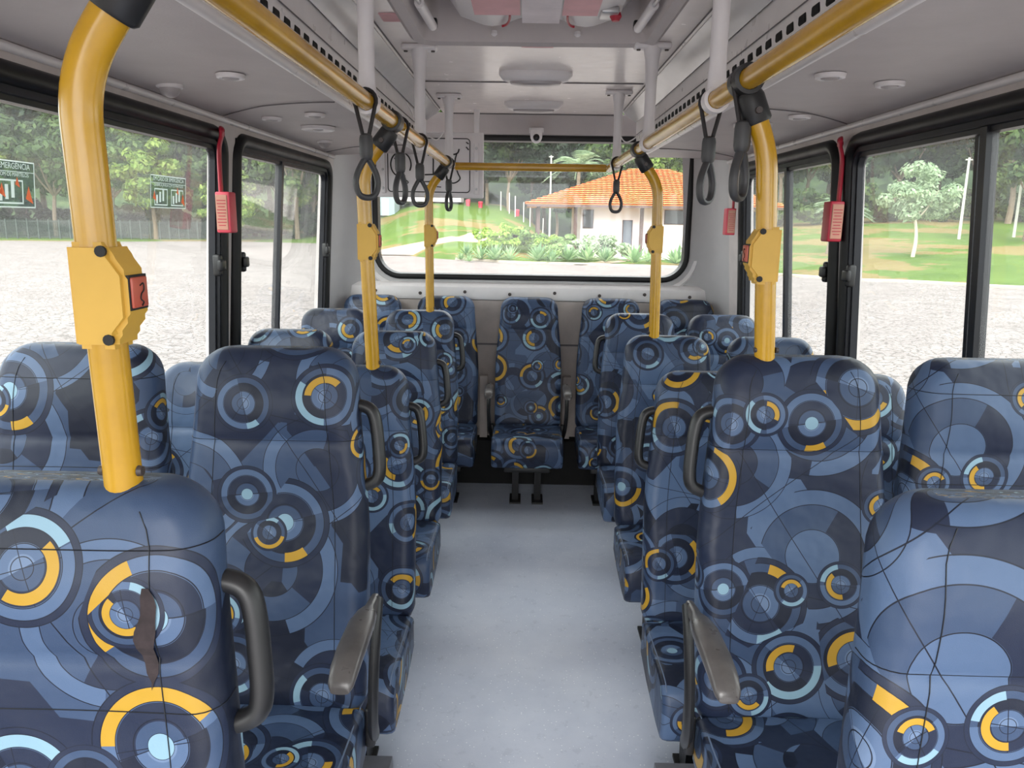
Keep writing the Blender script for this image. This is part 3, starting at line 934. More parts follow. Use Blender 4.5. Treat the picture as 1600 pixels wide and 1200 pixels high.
# ---- white sign panel hanging before the rear window, with hand-drawn marks
e = empty('sign_panel', (-0.612, 4.86, 2.06), label='white sign panel with hand drawn black marks hung before the rear window', cat='sign')
MB().rbox((0, 0, 0), (0.655, 0.05, 0.385), 0.008).build('board', 'white', e, True)
bd = [(x, -0.0265, z) for x, z, _, _ in rrect(-0.255, 0.245, -0.16, 0.155, 0.02, 5)]
MB().tube(bd, 0.0028, 6, closed=True).build('border_line', 'ink', e)
def stroke(pts, r=0.0042):
    MB().tube(smooth_path([(x, -0.027, z) for x, z in pts], 5), r, 6).build('ink_stroke', 'ink', e)
stroke([(-0.175 + 0.062 * math.cos(a), 0.0 + 0.072 * math.sin(a)) for a in [math.radians(q) for q in range(-30, 320, 25)]])
stroke([(-0.215, 0.035), (-0.165, 0.040), (-0.158, 0.018), (-0.168, -0.03)])
stroke([(-0.17, -0.075), (-0.13, -0.105), (-0.168, -0.112), (-0.16, -0.085)], 0.003)
stroke([(-0.01, 0.055), (0.02, 0.062), (0.022, -0.055)])
stroke([(-0.03, -0.058), (0.045, -0.055)])
stroke([(-0.07, -0.100), (0.06, -0.098)], 0.003)
stroke([(0.10, 0.055), (0.165, 0.068), (0.18, 0.095)])
stroke([(0.165, 0.068), (0.155, 0.02), (0.17, -0.04), (0.185, -0.08), (0.15, -0.105), (0.10, -0.098)])
stroke([(-0.04, -0.12), (0.07, -0.13)], 0.003)
for a, b in (((0.222, 0.135), (0.238, 0.125)), ((0.222, 0.108), (0.238, 0.09)), ((-0.165, 0.13), (-0.135, 0.138))):
    stroke([a, b], 0.0035)
stroke([(-0.02, -0.14), (0.01, -0.145)], 0.008)
for x in (-0.285, 0.285):
    MB().rbox((x, -0.028, -0.02), (0.032, 0.012, 0.30), 0.005).build('bracket', 'white', e, True)
    for z in (-0.14, -0.03, 0.10):
        MB().lathe([(0.008, 0), (0.006, -0.006)], (x, -0.034, z), 'Y', 10).build('screw', 'steel', e, True)
MB().rbox((0.285, -0.010, 0.255), (0.034, 0.026, 0.30), 0.005).build('hanger_post', 'white', e, True)
MB().rbox((-0.285, -0.010, 0.255), (0.034, 0.026, 0.30), 0.005).build('hanger_post', 'white', e, True)

# ---- security camera
e = empty('security_camera', (0.035, 5.02, 2.262), label='small white dome security camera above the rear window', cat='camera')
MB().lathe([(0.036, 0.03), (0.038, 0.0), (0.036, -0.02), (0.026, -0.04), (0.01, -0.05)], seg=20).build('housing', 'white', e, True)
MB().lathe([(0.021, -0.026), (0.020, -0.040), (0.010, -0.046)], (0, 0, -0.018), 'Y', 18).build('lens', 'lens', e, True)
MB().rbox((0, 0.03, 0.03), (0.09, 0.06, 0.03), 0.006).build('bracket', 'white', e, True)

# ---- cables
for sx, lb in ((-1, 'thin white cable drooping from the left duct to the rear hanger'), (1, 'thin white cable drooping from the right duct to the rear hanger')):
    MB().tube(smooth_path([(sx * 0.62, 4.0, 2.30), (sx * 0.60, 4.3, 2.22), (sx * 0.52, 4.35, 2.16), (sx * 0.46, 4.24, 2.19)], 8), 0.0035, 6).build('cable', 'white', None, True, label=lb, cat='cable', group='loose white cables')

# ---- stickers on the nearest left window
def sticker(y0, y1, z0, z1, lb, two):
    ym, zm = (y0 + y1) / 2, (z0 + z1) / 2
    x = -(wx(zm) + 0.004)
    W_, H_ = y1 - y0, z1 - z0
    e = empty('window_sticker', (x, ym, zm), math.radians(90), label=lb, cat='sticker', group='emergency stickers')
    lean = math.atan(0.068 / 0.9)
    e.rotation_euler = (0, 0, math.radians(90))
    def pt(u, v, k=0.0):   # local: x along bus, z up, y = away from the cabin
        return (u, k + v * math.tan(lean) * -1.0, v)
    def rect(u0, u1, v0, v1, k):
        return MB().add([pt(u0, v0, k), pt(u1, v0, k), pt(u1, v1, k), pt(u0, v1, k)], [(0, 1, 2, 3)])
    rect(-W_ / 2, W_ / 2, -H_ / 2, H_ / 2, 0).build('film', 'sticker', e)
    def frame(u0, u1, v0, v1, t_):
        mb = MB()
        for r in ((u0, u1, v0, v0 + t_), (u0, u1, v1 - t_, v1), (u0, u0 + t_, v0, v1), (u1 - t_, u1, v0, v1)):
            q = rect(*r, -0.0012)
            mb.add(q.v, q.f)
        mb.build('outline', 'st_white', e)
    frame(-W_ / 2, W_ / 2, -H_ / 2, H_ / 2, 0.003)
    rect(-W_ / 2, W_ / 2, H_ * 0.26, H_ * 0.275, -0.0012).build('rule_line', 'st_white', e)
    def text(s, size, u, v):
        cu = bpy.data.curves.new('lettering', 'FONT')
        cu.body = s
        cu.size = size
        cu.align_x = 'CENTER'
        cu.materials.append(M['st_white'])
        tmp = bpy.data.objects.new('tmp', cu)
        COL.objects.link(tmp)
        dg = bpy.context.evaluated_depsgraph_get()
        me = bpy.data.meshes.new_from_object(tmp.evaluated_get(dg))
        bpy.data.objects.remove(tmp)
        o = place('lettering', me, e)
        o.location = pt(u, v, -0.0015)
        o.rotation_euler = (math.radians(90) + lean, 0, 0)
    text('EM CASO DE EMERGÊNCIA', W_ * 0.072, 0, H_ * 0.33)
    text('QUEBRE A JANELA COM OS MARTELOS', W_ * 0.047, 0, H_ * 0.17)
    boxes = ((-0.40, -0.04), (0.06, 0.42)) if two else ((-0.05, 0.33),)
    for a, b in boxes:
        frame(a * W_, b * W_, -H_ * 0.42, H_ * 0.10, 0.004)
        for q in range(3):
            rect(a * W_ + 0.012 + q * 0.022, a * W_ + 0.024 + q * 0.022, -H_ * 0.36 + 0.004 * q, -H_ * 0.10 + 0.01 * q, -0.0012).build('figure_mark', 'st_white', e)
    for u, v, s_ in ((0.36, -0.30, 1.0), (-0.44 if two else 0.0, -0.2, 0.8), (0.22, 0.0, 0.6)):
        MB().add([pt(u * W_, v * H_, -0.0016), pt(u * W_ + 0.028 * s_, v * H_ - 0.012 * s_, -0.0016), pt(u * W_ + 0.012 * s_, v * H_ + 0.03 * s_, -0.0016)], [(0, 1, 2)]).build('arrow_mark', 'st_orange', e)
sticker(1.66, 1.925, 1.745, 1.853, 'emergency sticker on the left window at the picture edge', False)
sticker(2.52, 2.78, 1.757, 1.862, 'emergency sticker on the left window right of the near pole', True)

# ------------------------------------------------------------------ seats
HB = 0.825       # backrest height
ZB0 = 0.43
def half_w(h):
    t = h / HB
    a = 0.213 - 0.030 * sst(0.42, 0.98, t)
    R, hh = 0.075, HB - h
    if hh < R:
        a -= R - math.sqrt(max(0, R * R - (R - hh) ** 2))
    if h < 0.03:
        a -= 0.012 * (1 - h / 0.03)
    return a
def half_d(h):
    b = 0.055 - 0.008 * (h / HB)
    R, hh = 0.040, HB - h
    if hh < R:
        b -= 0.8 * (R - math.sqrt(max(0, R * R - (R - hh) ** 2)))
    if h < 0.03:
        b -= 0.015 * (1 - h / 0.03)
    return max(b, 0.006)
def ring(h, grow=0.0):
    a, b = half_w(h) + grow, half_d(h) + grow
    yc = 0.055 + 0.135 * (h / HB) ** 1.05
    r = min(0.040, b * 0.95, a * 0.5)
    pts = []
    # start at back centre, walk +x side, front, -x side
    def arc(cx, cy, a0, a1, n=6):
        for k in range(n + 1):
            q = math.radians(a0 + (a1 - a0) * k / n)
            pts.append([cx + r * math.cos(q), cy + r * math.sin(q)])
    for k in range(3):
        pts.append([(a - r) * k / 3, b])
    arc(a - r, b - r, 90, 0)
    arc(a - r, -(b - r), 0, -90)
    for k in range(1, 12):
        pts.append([(a - r) * (1 - 2 * k / 12), -b])
    arc(-(a - r), -(b - r), -90, -180)
    arc(-(a - r), b - r, 180, 90)
    for k in range(2, 0, -1):
        pts.append([-(a - r) * k / 3, b])
    t = h / HB
    out = []
    for x, y in pts:
        d = 0
        if y < 0:
            u = x / max(a, 1e-4)
            fr_ = -y / b
            d += 0.016 * (1 - u * u) * sst(0.02, 0.2, t) * (1 - sst(0.55, 0.76, t)) * fr_      # hollow between bolsters
            d -= 0.018 * math.exp(-((t - 0.86) / 0.09) ** 2) * (1 - u ** 4) * fr_               # head cushion
            d += 0.006 * math.exp(-((t - 0.755) / 0.012) ** 2) * fr_ * (1 - u ** 6)             # cross crease
            d -= 0.012 * math.exp(-((t - 0.30) / 0.14) ** 2) * (1 - u * u) * fr_                # lumbar
        out.append((x, y + yc + d, ZB0 + h))
    return out
NR = len(ring(0.3))
def back_mesh():
    hs = [0, 0.004, 0.012, 0.03] + [0.03 + 0.03 * k for k in range(1, 19)] + [0.60, 0.612, 0.622, 0.632, 0.645] + [0.665, 0.685, 0.705, 0.725, 0.745, 0.76, 0.775, 0.788, 0.80, 0.81, 0.817, 0.822, 0.825]
    hs = sorted(set(round(q, 4) for q in hs))
    rings = [ring(h) for h in hs]
    mb = MB()
    arcs = []
    for R in rings:     # arc length from the front centre
        s = [0]
        for k in range(NR):
            s.append(s[-1] + (Vector(R[(k + 1) % NR]) - Vector(R[k])).length)
        mid = s[NR // 2]
        arcs.append([q - mid for q in s])
    vv = [0]
    for i in range(1, len(hs)):
        k = NR // 2
        vv.append(vv[-1] + (Vector(rings[i][k]) - Vector(rings[i - 1][k])).length)
    for R in rings:
        mb.v += R
    for i in range(len(hs) - 1):
        for k in range(NR):
            k2 = (k + 1) % NR
            mb.f.append((i * NR + k, i * NR + k2, (i + 1) * NR + k2, (i + 1) * NR + k))
            mb.uv[len(mb.f) - 1] = [(arcs[i][k], vv[i]), (arcs[i][k + 1], vv[i]), (arcs[i + 1][k + 1], vv[i + 1]), (arcs[i + 1][k], vv[i + 1])]
    mb.f.append(tuple(reversed(range(NR))))
    mb.f.append(tuple((len(hs) - 1) * NR + k for k in range(NR)))
    return mb.mesh('backrest', 'fabric', True, 60)
def cushion_mesh():
    prof = [(0.035, 0.435), (0.0, 0.452), (-0.08, 0.447), (-0.16, 0.446), (-0.24, 0.452), (-0.30, 0.458), (-0.345, 0.455), (-0.372, 0.440), (-0.385, 0.415), (-0.388, 0.36), (-0.380, 0.30), (-0.365, 0.283), (-0.30, 0.280), (-0.10, 0.30), (0.035, 0.33)]
    n = len(prof)
    s = [0]
    for k in range(n):
        a, b = prof[k], prof[(k + 1) % n]
        s.append(s[-1] + math.hypot(b[0] - a[0], b[1] - a[1]))
    cy, cz = -0.18, 0.37
    xs = [(-0.215, 0.86), (-0.213, 0.93), (-0.206, 0.975), (-0.192, 1.0), (-0.12, 1.0), (-0.04, 1.0), (0.04, 1.0), (0.12, 1.0), (0.192, 1.0), (0.206, 0.975), (0.213, 0.93), (0.215, 0.86)]
    mb = MB()
    for x, k in xs:
        for y, z in prof:
            kk = 1 - (1 - k) * 0.6
            zz = cz + (z - cz) * k
            if z > 0.43:
                zz += 0.008 * math.cos(x / 0.215 * math.pi / 2)
            mb.v.append((x, cy + (y - cy) * kk, zz))
    for i in range(len(xs) - 1):
        for k in range(n):
            k2 = (k + 1) % n
            mb.f.append((i * n + k, i * n + k2, (i + 1) * n + k2, (i + 1) * n + k))
            mb.uv[len(mb.f) - 1] = [(xs[i][0], s[k]), (xs[i][0], s[k + 1]), (xs[i + 1][0], s[k + 1]), (xs[i + 1][0], s[k])]
    for i, rev in ((0, True), (len(xs) - 1, False)):
        f = [i * n + k for k in range(n)]
        if rev:
            f.reverse()
        mb.f.append(tuple(f))
        mb.uv[len(mb.f) - 1] = [(mb.v[q][1] + 0.5 * (1 if rev else -1), mb.v[q][2]) for q in f]
    return mb.mesh('cushion', 'fabric', True, 55)
BACK, CUSH = back_mesh(), cushion_mesh()
KR, KL = 3 + 7 + 6 + 1, NR - (3 + 7 + 6 + 1)
def h_seam(h, grow=0.0006):
    R = ring(h, grow)
    return MB().tube([R[k] for k in range(9, NR - 8)], 0.0008, 5).mesh('seam', 'seam')
def v_seam(k, a=0.02, b=0.80):
    return MB().tube([ring(a + (b - a) * i / 40, 0.0006)[k] for i in range(41)], 0.0008, 5).mesh('seam', 'seam')
SEAM_V = [v_seam(KR), v_seam(KL)]
SEAM_MID, SEAM_TOP = h_seam(0.625, 0.0004), h_seam(0.757)
SEAM_LOW = h_seam(0.555, 0.0004)
PIPE = {}
for q in (-1, 1):
    PIPE[q] = MB().tube(smooth_path([(q * 0.203, 0.02, 0.445), (q * 0.203, -0.12, 0.449), (q * 0.203, -0.30, 0.458), (q * 0.203, -0.36, 0.446), (q * 0.203, -0.378, 0.40), (q * 0.203, -0.372, 0.31)], 5), 0.0018, 6).mesh('piping', 'pipe', True)
FRAME = MB().rbox((0, -0.15, 0.268), (0.28, 0.40, 0.04), 0.008, 2).mesh('seat_base', 'frame', True)
SHELL = None
LEGS = {}
for q in (-1, 1):
    lx = q * 0.07
    LEGS[q] = MB().loft([[(lx - 0.02, -0.17, 0.006), (lx + 0.02, -0.17, 0.006), (lx + 0.02, -0.09, 0.006), (lx - 0.02, -0.09, 0.006)],
                         [(lx - 0.02, -0.20, 0.26), (lx + 0.02, -0.20, 0.26), (lx + 0.02, -0.08, 0.26), (lx - 0.02, -0.08, 0.26)]]).box((lx, -0.14, 0.006), (0.07, 0.16, 0.012)).mesh('leg', 'frame')
HANDLE, PAD, ARM, BRACK = {}, {}, {}, {}
for q in (-1, 1):
    yb = lambda z: 0.055 + 0.135 * ((z - ZB0) / HB) + 0.008
    hp = [(q * (half_w(z - ZB0) + o_), yb(z), z) for o_, z in ((-0.02, 1.125), (0.012, 1.120), (0.028, 1.106), (0.034, 1.075), (0.035, 1.03), (0.034, 0.985), (0.028, 0.958), (0.012, 0.945), (-0.02, 0.935))]
    HANDLE[q] = MB().tube(smooth_path(hp, 5), [0.0145] * 41, 12, flat=1.2).mesh('grab_handle', 'dark', True)
    # arm pad: paddle with a narrow neck at the pivot
    rings = []
    for yy, zz, wv, tv in ((0.05, 0.700, 0.010, 0.016), (0.02, 0.703, 0.011, 0.017), (-0.015, 0.710, 0.012, 0.014), (-0.05, 0.716, 0.022, 0.016), (-0.10, 0.722, 0.027, 0.017), (-0.20, 0.722, 0.028, 0.017), (-0.255, 0.716, 0.027, 0.016), (-0.285, 0.706, 0.024, 0.013), (-0.295, 0.698, 0.018, 0.007)):
        rings.append([(q * 0.238 + wv * math.copysign(abs(math.cos(a)) ** 0.6, math.cos(a)), yy, zz + tv * math.copysign(abs(math.sin(a)) ** 0.7, math.sin(a))) for a in [2 * math.pi * k / 16 for k in range(16)]])
    PAD[q] = MB().loft(rings).mesh('arm_pad', 'armpad', True)
    ARM[q] = MB().tube(smooth_path([(q * 0.245, 0.045, 0.705), (q * 0.248, 0.00, 0.66), (q * 0.248, -0.035, 0.58), (q * 0.245, -0.04, 0.50), (q * 0.240, -0.02, 0.43), (q * 0.232, 0.03, 0.37)], 6), 0.019, 12, flat=0.62).mesh('arm_support', 'dark', True)
    BRACK[q] = MB().rbox((q * 0.226, 0.03, 0.40), (0.022, 0.05, 0.10), 0.006).mesh('side_bracket', 'frame', True)

def seat(x, ytop, z, aisle, label, top_seam=False, handle=True, arms=(), group='blue patterned bus seats', dz=0.0, rz=0.0):
    e = empty('bus_seat', (x, ytop - 0.13, z + dz), rz, label=label, cat='seat', group=group)
    b = place('backrest', BACK, e)
    for m in SEAM_V:
        place('seam', m, b)
    place('seam', SEAM_LOW if top_seam else SEAM_MID, b)
    if top_seam:
        place('seam', SEAM_TOP, b)
    c = place('cushion', CUSH, e)
    for q in (-1, 1):
        place('piping', PIPE[q], c)
        place('leg', LEGS[q], e)
    place('seat_base', FRAME, e)
    if handle:
        place('grab_handle', HANDLE[aisle], e)
    for q in arms:
        place('arm_pad', PAD[q], e)
        place('arm_support', ARM[q], e)
        place('side_bracket', BRACK[q], e)
    return e, b
XAS, XWS = {-1: 0.584, 1: 0.603}, {-1: 1.040, 1: 1.048}
ROWS = [('front', 0.86, RAISE), ('second', 1.68, RAISE), ('third', 2.44, 0), ('fourth', 3.26, 0), ('fifth', 4.08, 0)]
for sx, nm in ((-1, 'left'), (1, 'right')):
    for i, (rn, y, z) in enumerate(ROWS):
        ts = (sx < 0 and i in (0, 4)) 
        hd = not (sx > 0 and i in (0, 3))
        dz = -0.034 if i == 0 else 0.0
        lb = {(-1, 0): 'torn blue patterned seat in the left foreground with thick pole in its top',
              (1, 0): 'blue patterned seat at the lower right corner, nearest on the right',
              (-1, 1): 'blue patterned aisle seat with grey arm pad, second row left',
              (1, 1): 'blue patterned aisle seat with dark arm pad and pole, second row right'}.get((sx, i), 'blue patterned aisle seat in the %s row %s of the aisle%s' % (rn, nm, ', with a pole' if (sx < 0 and i in (2, 4)) or (sx > 0 and i == 3) else ''))
        ob = seat(sx * XAS[sx], y, z, -sx, lb, ts, hd, (-sx,) if i == 1 else (), dz=dz)
        if i == 0 and sx < 0:
            tb = []
            for k in range(13):
                t = k / 12
                h = 0.715 - 0.13 * t
                wd = 0.0015 + 0.0105 * math.sin(math.pi * min(1, t * 1.05 + 0.04)) ** 0.7 + 0.0015 * math.sin(17 * t)
                cx = 0.118 + 0.004 * math.sin(9 * t)
                R = ring(h, 0.0012)
                front = [p for p in R[17:NR - 16]]
                def yf(xx, front=front):
                    return min(front, key=lambda p: abs(p[0] - xx))[1]
                tb.append([(cx - wd, yf(cx) - 0.001, ZB0 + h), (cx + wd, yf(cx) - 0.001, ZB0 + h)])
            MB().loft(tb, (False, False), False).build('tear', 'tear', ob[1])['label'] = 'long brown rip in the cover'
        if i == 1 and sx > 0:
            MB().lathe([(0.006, -0.002), (0.005, 0.0), (0.003, 0.001)], (0.196, ring(0.46)[KR][1] + 0.003, ZB0 + 0.43), 'Y', 8).build('burn_hole', 'tear', ob[1])
        if i > 0:
            lb = 'blue patterned window seat in the %s row on the %s side' % (rn, nm)
            seat(sx * XWS[sx], y, z, -sx, lb, True if i in (1, 3) else False, False)
for x, lb in ((-1.0, 'rear bench seat in the left corner under the rear window'), (-0.525, 'rear bench seat just left of the centre one'), (0.012, 'rear bench seat in the centre with two arm rests'),
              (0.535, 'rear bench seat just right of the centre one'), (1.01, 'rear bench seat in the right corner under the rear window')):
    seat(x, 4.9, 0, 1, 'blue patterned ' + lb, True, False, (-1, 1) if abs(x) < 0.1 else (), 'rear bench seats')

# small litter on the aisle floor
MB().add([(0.126, 1.93, 0.001), (0.146, 1.925, 0.001), (0.15, 1.94, 0.001), (0.132, 1.947, 0.001), (0.138, 1.936, 0.004)], [(0, 1, 4), (1, 2, 4), (2, 3, 4), (3, 0, 4), (3, 2, 1, 0)]).build('gum_spot', 'joint', label='small dark scrap lying on the aisle floor', cat='litter')

# ------------------------------------------------------------------ outside: yard, lawn, house, trees
GZ = -0.75
def lerp_tab(tab, q):
    if q <= tab[0][0]:
        return tab[0][1]
    for (a, va), (b, vb) in zip(tab, tab[1:]):
        if q <= b:
            t = (q - a) / (b - a)
            return va + (vb - va) * t * t * (3 - 2 * t)
    return tab[-1][1]
EDGE = [(-3.0, 60), (-0.9, 70), (-0.6, 74), (-0.36, 82), (-0.27, 80), (-0.19, 60), (-0.12, 52), (-0.08, 50), (0.0, 47), (0.2, 45), (0.28, 40), (0.45, 36), (0.66, 33), (0.9, 30), (3.0, 24)]
SLOPE = [(-3.0, 0.0), (-0.5, 0.004), (-0.34, 0.02), (-0.24, 0.06), (-0.12, 0.095), (-0.03, 0.075), (0.04, 0.0), (0.25, 0.0), (0.32, 0.055), (0.5, 0.065), (0.9, 0.06), (3.0, 0.03)]
def ground(x, y):
    q = x / y
    yb = lerp_tab(EDGE, q)
    d = max(0, y - yb)
    z = GZ + lerp_tab(SLOPE, q) * d
    if y > 92:
        z += 0.02 * (y - 92) + 0.0035 * max(0, y - 100) ** 2 * (1 if q > -0.45 else 0.75)
    return min(z, 30)
def at(px, Y):
    x = (px - 822) / 1200 * Y
    return Vector((x, Y, ground(x, Y)))
# yard
QS = [-3.0 + 0.06 * k for k in range(34)] + [-0.96 + 0.03 * k for k in range(65)] + [1.0 + 0.1 * k for k in range(21)]
yard = MB()
pts = [(q * lerp_tab(EDGE, q), lerp_tab(EDGE, q), GZ) for q in QS]
poly = [(-120, -60, GZ), (120, -60, GZ), (75, 20, GZ)] + pts[::-1] + [(-180, 20, GZ)]
yard.add(poly, [tuple(range(len(poly)))])
yard.build('ground_yard', 'cobble', kind='structure', label='pale cobbled yard round the bus')
lawn = MB()
rows = []
for q in QS:
    yb = lerp_tab(EDGE, q)
    row = []
    for k in range(31):
        y = yb + (105 - yb) * (k / 30) ** 1.25
        row.append((q * y, y, ground(q * y, y) + (0.03 if k else 0.0)))
    rows.append(row)
lawn.loft(rows, (False, False), False)
lawn.build('ground_lawn', 'grass', kind='structure', smooth=True, label='sloping green lawn round the yard')
hill = MB()
rows = []
for q in QS:
    if -1.3 < q < 1.3:
        row = []
        for k in range(30):
            y = 104 + 90 * (k / 29)
            x = q * y
            row.append((x, y, ground(x, y) + 1.2 * math.sin(x * 0.35 + 2 * math.sin(y * 0.21)) * (1 if k else 0)))
        rows.append(row)
hill.loft(rows, (False, False), False)
hill.build('ground_hillside', 'forest', kind='structure', smooth=True, label='wooded hillside behind the lawn')
# kerb line
kb = MB()
kp = [Vector((q * lerp_tab(EDGE, q), lerp_tab(EDGE, q) + 0.05, GZ + 0.03)) for q in QS if -0.12 < q < 1.2]
kb.tube(kp, 0.11, 6)
kb.build('trim_6', 'kerb', kind='structure', label='stone kerb between yard and lawn')
# footpath and cobbled ramp
def strip(pts, wd, name, mat, lb):
    mb = MB()
    L = []
    for i, (px, Y) in enumerate(pts):
        p = at(px, Y)
        L.append([p + Vector((-wd / 2, 0, 0.06)), p + Vector((wd / 2, 0, 0.06))])
    mb.loft(L, (False, False), False)
    mb.build(name, mat, kind='structure', label=lb)
strip([(915, 46.2), (935, 48), (955, 50), (968, 53)], 1.6, 'ground_path', 'earth', 'pale footpath leading to the house')
strip([(610, 55), (660, 57.5), (720, 61), (780, 68), (830, 76), (850, 84)], 4.2, 'ground_ramp', 'earth', 'cobbled ramp climbing past the lawn')

# ---- foliage generators
def leaf_cloud(n, rad, size, seed, clusters=26, flat=0.75):
    rng = random.Random(seed)
    cs = []
    for _ in range(clusters):
        a, b = rng.uniform(0, 2 * math.pi), math.acos(rng.uniform(-0.85, 1))
        r = rng.uniform(0.5, 1.0)
        cs.append(Vector((rad[0] * r * math.sin(b) * math.cos(a), rad[1] * r * math.sin(b) * math.sin(a), rad[2] * r * math.cos(b))))
    mb = MB()
    for i in range(n):
        c = cs[i % clusters]
        cr = 0.30 * (rad[0] + rad[2]) / 2
        d = Vector((rng.gauss(0, 1), rng.gauss(0, 1), rng.gauss(0, 1))).normalized() * cr * rng.uniform(0.55, 1.0)
        p = c + Vector((d.x, d.y, d.z * flat))
        nrm = (d.normalized() + Vector((rng.uniform(-.7, .7), rng.uniform(-.7, .7), rng.uniform(-.2, .9)))).normalized()
        t = nrm.orthogonal().normalized()
        t = Matrix.Rotation(rng.uniform(0, 6.28), 3, nrm) @ t
        b = nrm.cross(t)
        s = size * rng.uniform(0.6, 1.3)
        mb.add([p - t * s, p + b * s * 0.5, p + t * s, p - b * s * 0.5], [(0, 1, 2, 3)])
    return mb
def trunk_mesh(h, r, seed, branches=5):
    rng = random.Random(seed)
    mb = MB()
    top = Vector((rng.uniform(-.4, .4), rng.uniform(-.3, .3), h))
    p = smooth_path([(0, 0, -0.3), (rng.uniform(-.2, .2), 0, h * 0.4), top], 4)
    mb.tube(p, [r * (1 - 0.45 * k / (len(p) - 1)) for k in range(len(p))], 8)
    for k in range(branches):
        a = k * 2.4 + rng.uniform(-.5, .5)
        s = p[len(p) * 2 // 3]
        q = smooth_path([s, s + Vector((math.cos(a) * h * .18, math.sin(a) * h * .18, h * .22)), s + Vector((math.cos(a) * h * .35, math.sin(a) * h * .35, h * .55))], 3)
        mb.tube(q, [r * 0.5 * (1 - 0.6 * j / (len(q) - 1)) for j in range(len(q))], 6)
    return mb
TREES = {}
for k, (hh, rad, sz, leaf, bark, n) in {'broad': (4.5, (4.6, 4.2, 4.4), 0.34, 'leafA', 'bark', 5200), 'dark': (4.0, (4.2, 4.0, 5.8), 0.32, 'leafB', 'bark', 5600),
                                    'bright': (3.4, (3.4, 3.2, 3.2), 0.28, 'leafC', 'bark', 3800), 'silver': (3.2, (2.6, 2.4, 2.8), 0.20, 'leafS', 'palebark', 3600)}.items():
    fol = leaf_cloud(n, rad, sz, hash(k) % 97 if False else len(k) * 13 + n)
    cz = hh + rad[2] * 0.72
    fol.v = [(x, y, z + cz) for x, y, z in fol.v]
    TREES[k] = (fol.mesh('foliage', leaf), trunk_mesh(hh + 1, 0.24 if k != 'silver' else 0.16, n).mesh('trunk', bark, True))
def tree(kind, px, Y, sc, label, group, rz=None):
    p = at(px, Y)
    e = empty('tree', p, random.uniform(0, 6.28) if rz is None else rz, label=label, cat='tree', group=group)
    e.scale = (sc, sc, sc * random.uniform(0.92, 1.1))
    place('foliage', TREES[kind][0], e)['kind'] = 'stuff'
    place('trunk', TREES[kind][1], e)
G1 = 'trees through the left windows'
for px, Y, k, sc in ((-60, 88, 'broad', 1.35), (-5, 82, 'bright', 1.25), (45, 90, 'dark', 1.35), (95, 84, 'broad', 1.15), (130, 95, 'dark', 1.5), (185, 86, 'broad', 1.2), (225, 92, 'dark', 1.45),
                     (250, 84, 'bright', 1.2), (290, 90, 'broad', 1.35), (320, 94, 'dark', 1.6), (365, 88, 'broad', 1.1), (372, 83, 'bright', 0.85), (405, 94, 'dark', 1.5), (440, 92, 'dark', 1.4), (470, 86, 'broad', 1.2), (495, 90, 'bright', 1.1), (525, 96, 'broad', 1.4), (-130, 90, 'dark', 1.5), (0, 98, 'dark', 1.7), (80, 99, 'broad', 1.8), (170, 100, 'dark', 1.7), (260, 100, 'broad', 1.7), (350, 101, 'dark', 1.7), (430, 101, 'broad', 1.7)):
    tree(k, px, Y, sc, {'broad': 'broad mid green tree in the wood beyond the left windows', 'dark': 'dark green tree in the wood beyond the left windows', 'bright': 'yellow green tree in the wood beyond the left windows'}[k], G1)
G2 = 'trees behind the rear window'
for px, Y, k, sc in ((575, 104, 'dark', 1.2), (615, 106, 'broad', 1.2), (655, 105, 'dark', 1.2), (700, 107, 'broad', 1.1), (735, 104, 'dark', 1.0), (762, 103, 'broad', 1.05), (795, 100, 'dark', 1.0), (830, 108, 'broad', 1.2), (868, 104, 'dark', 1.0), (925, 106, 'dark', 1.15), (962, 100, 'broad', 1.1), (1005, 98, 'bright', 1.3), (1040, 96, 'bright', 1.35), (1075, 98, 'bright', 1.3), (1110, 100, 'broad', 1.5), (760, 112, 'dark', 1.5), (850, 114, 'dark', 1.5), (940, 114, 'broad', 1.5), (1030, 112, 'dark', 1.4), (660, 115, 'broad', 1.6)):
    tree(k, px, Y, sc, {'broad': 'mid green tree on the rise behind the rear window', 'dark': 'dark green tree on the rise behind the rear window', 'bright': 'bright leafy tree behind the orange roof'}[k], G2)
G3 = 'trees through the right windows'
for px, Y, k, sc in ((1150, 96, 'broad', 1.2), (1205, 92, 'broad', 1.2), (1245, 95, 'dark', 1.2), (1290, 92, 'silver', 1.7), (1335, 95, 'broad', 1.3), (1380, 90, 'dark', 1.3), (1440, 92, 'broad', 1.4), (1500, 86, 'dark', 1.3), (1550, 80, 'dark', 1.4), (1610, 84, 'dark', 1.5), (1680, 80, 'broad', 1.5), (1760, 84, 'dark', 1.5), (1400, 100, 'dark', 1.7), (1520, 100, 'broad', 1.8), (1640, 98, 'dark', 1.8), (1280, 102, 'dark', 1.6)):
    tree(k, px, Y, sc, {'broad': 'mid green tree on the slope beyond the right windows', 'dark': 'dark green tree on the slope beyond the right windows', 'silver': 'silvery tree on the slope beyond the right windows'}[k], G3)
tree('silver', 1413, 47, 0.75, 'pale silver green tree with white trunk on the right lawn', None, 0.4)
tree('broad', 1580, 58, 0.82, 'leafy tree with pale crown at the right picture edge', None, 1.0)
TREES['slim'] = (TREES['silver'][0], trunk_mesh(4.2, 0.2, 3).mesh('trunk', 'palebark', True))
tree('bright', 362, 66, 0.62, 'small bright tree by the first left window pillar', None, 2.0)

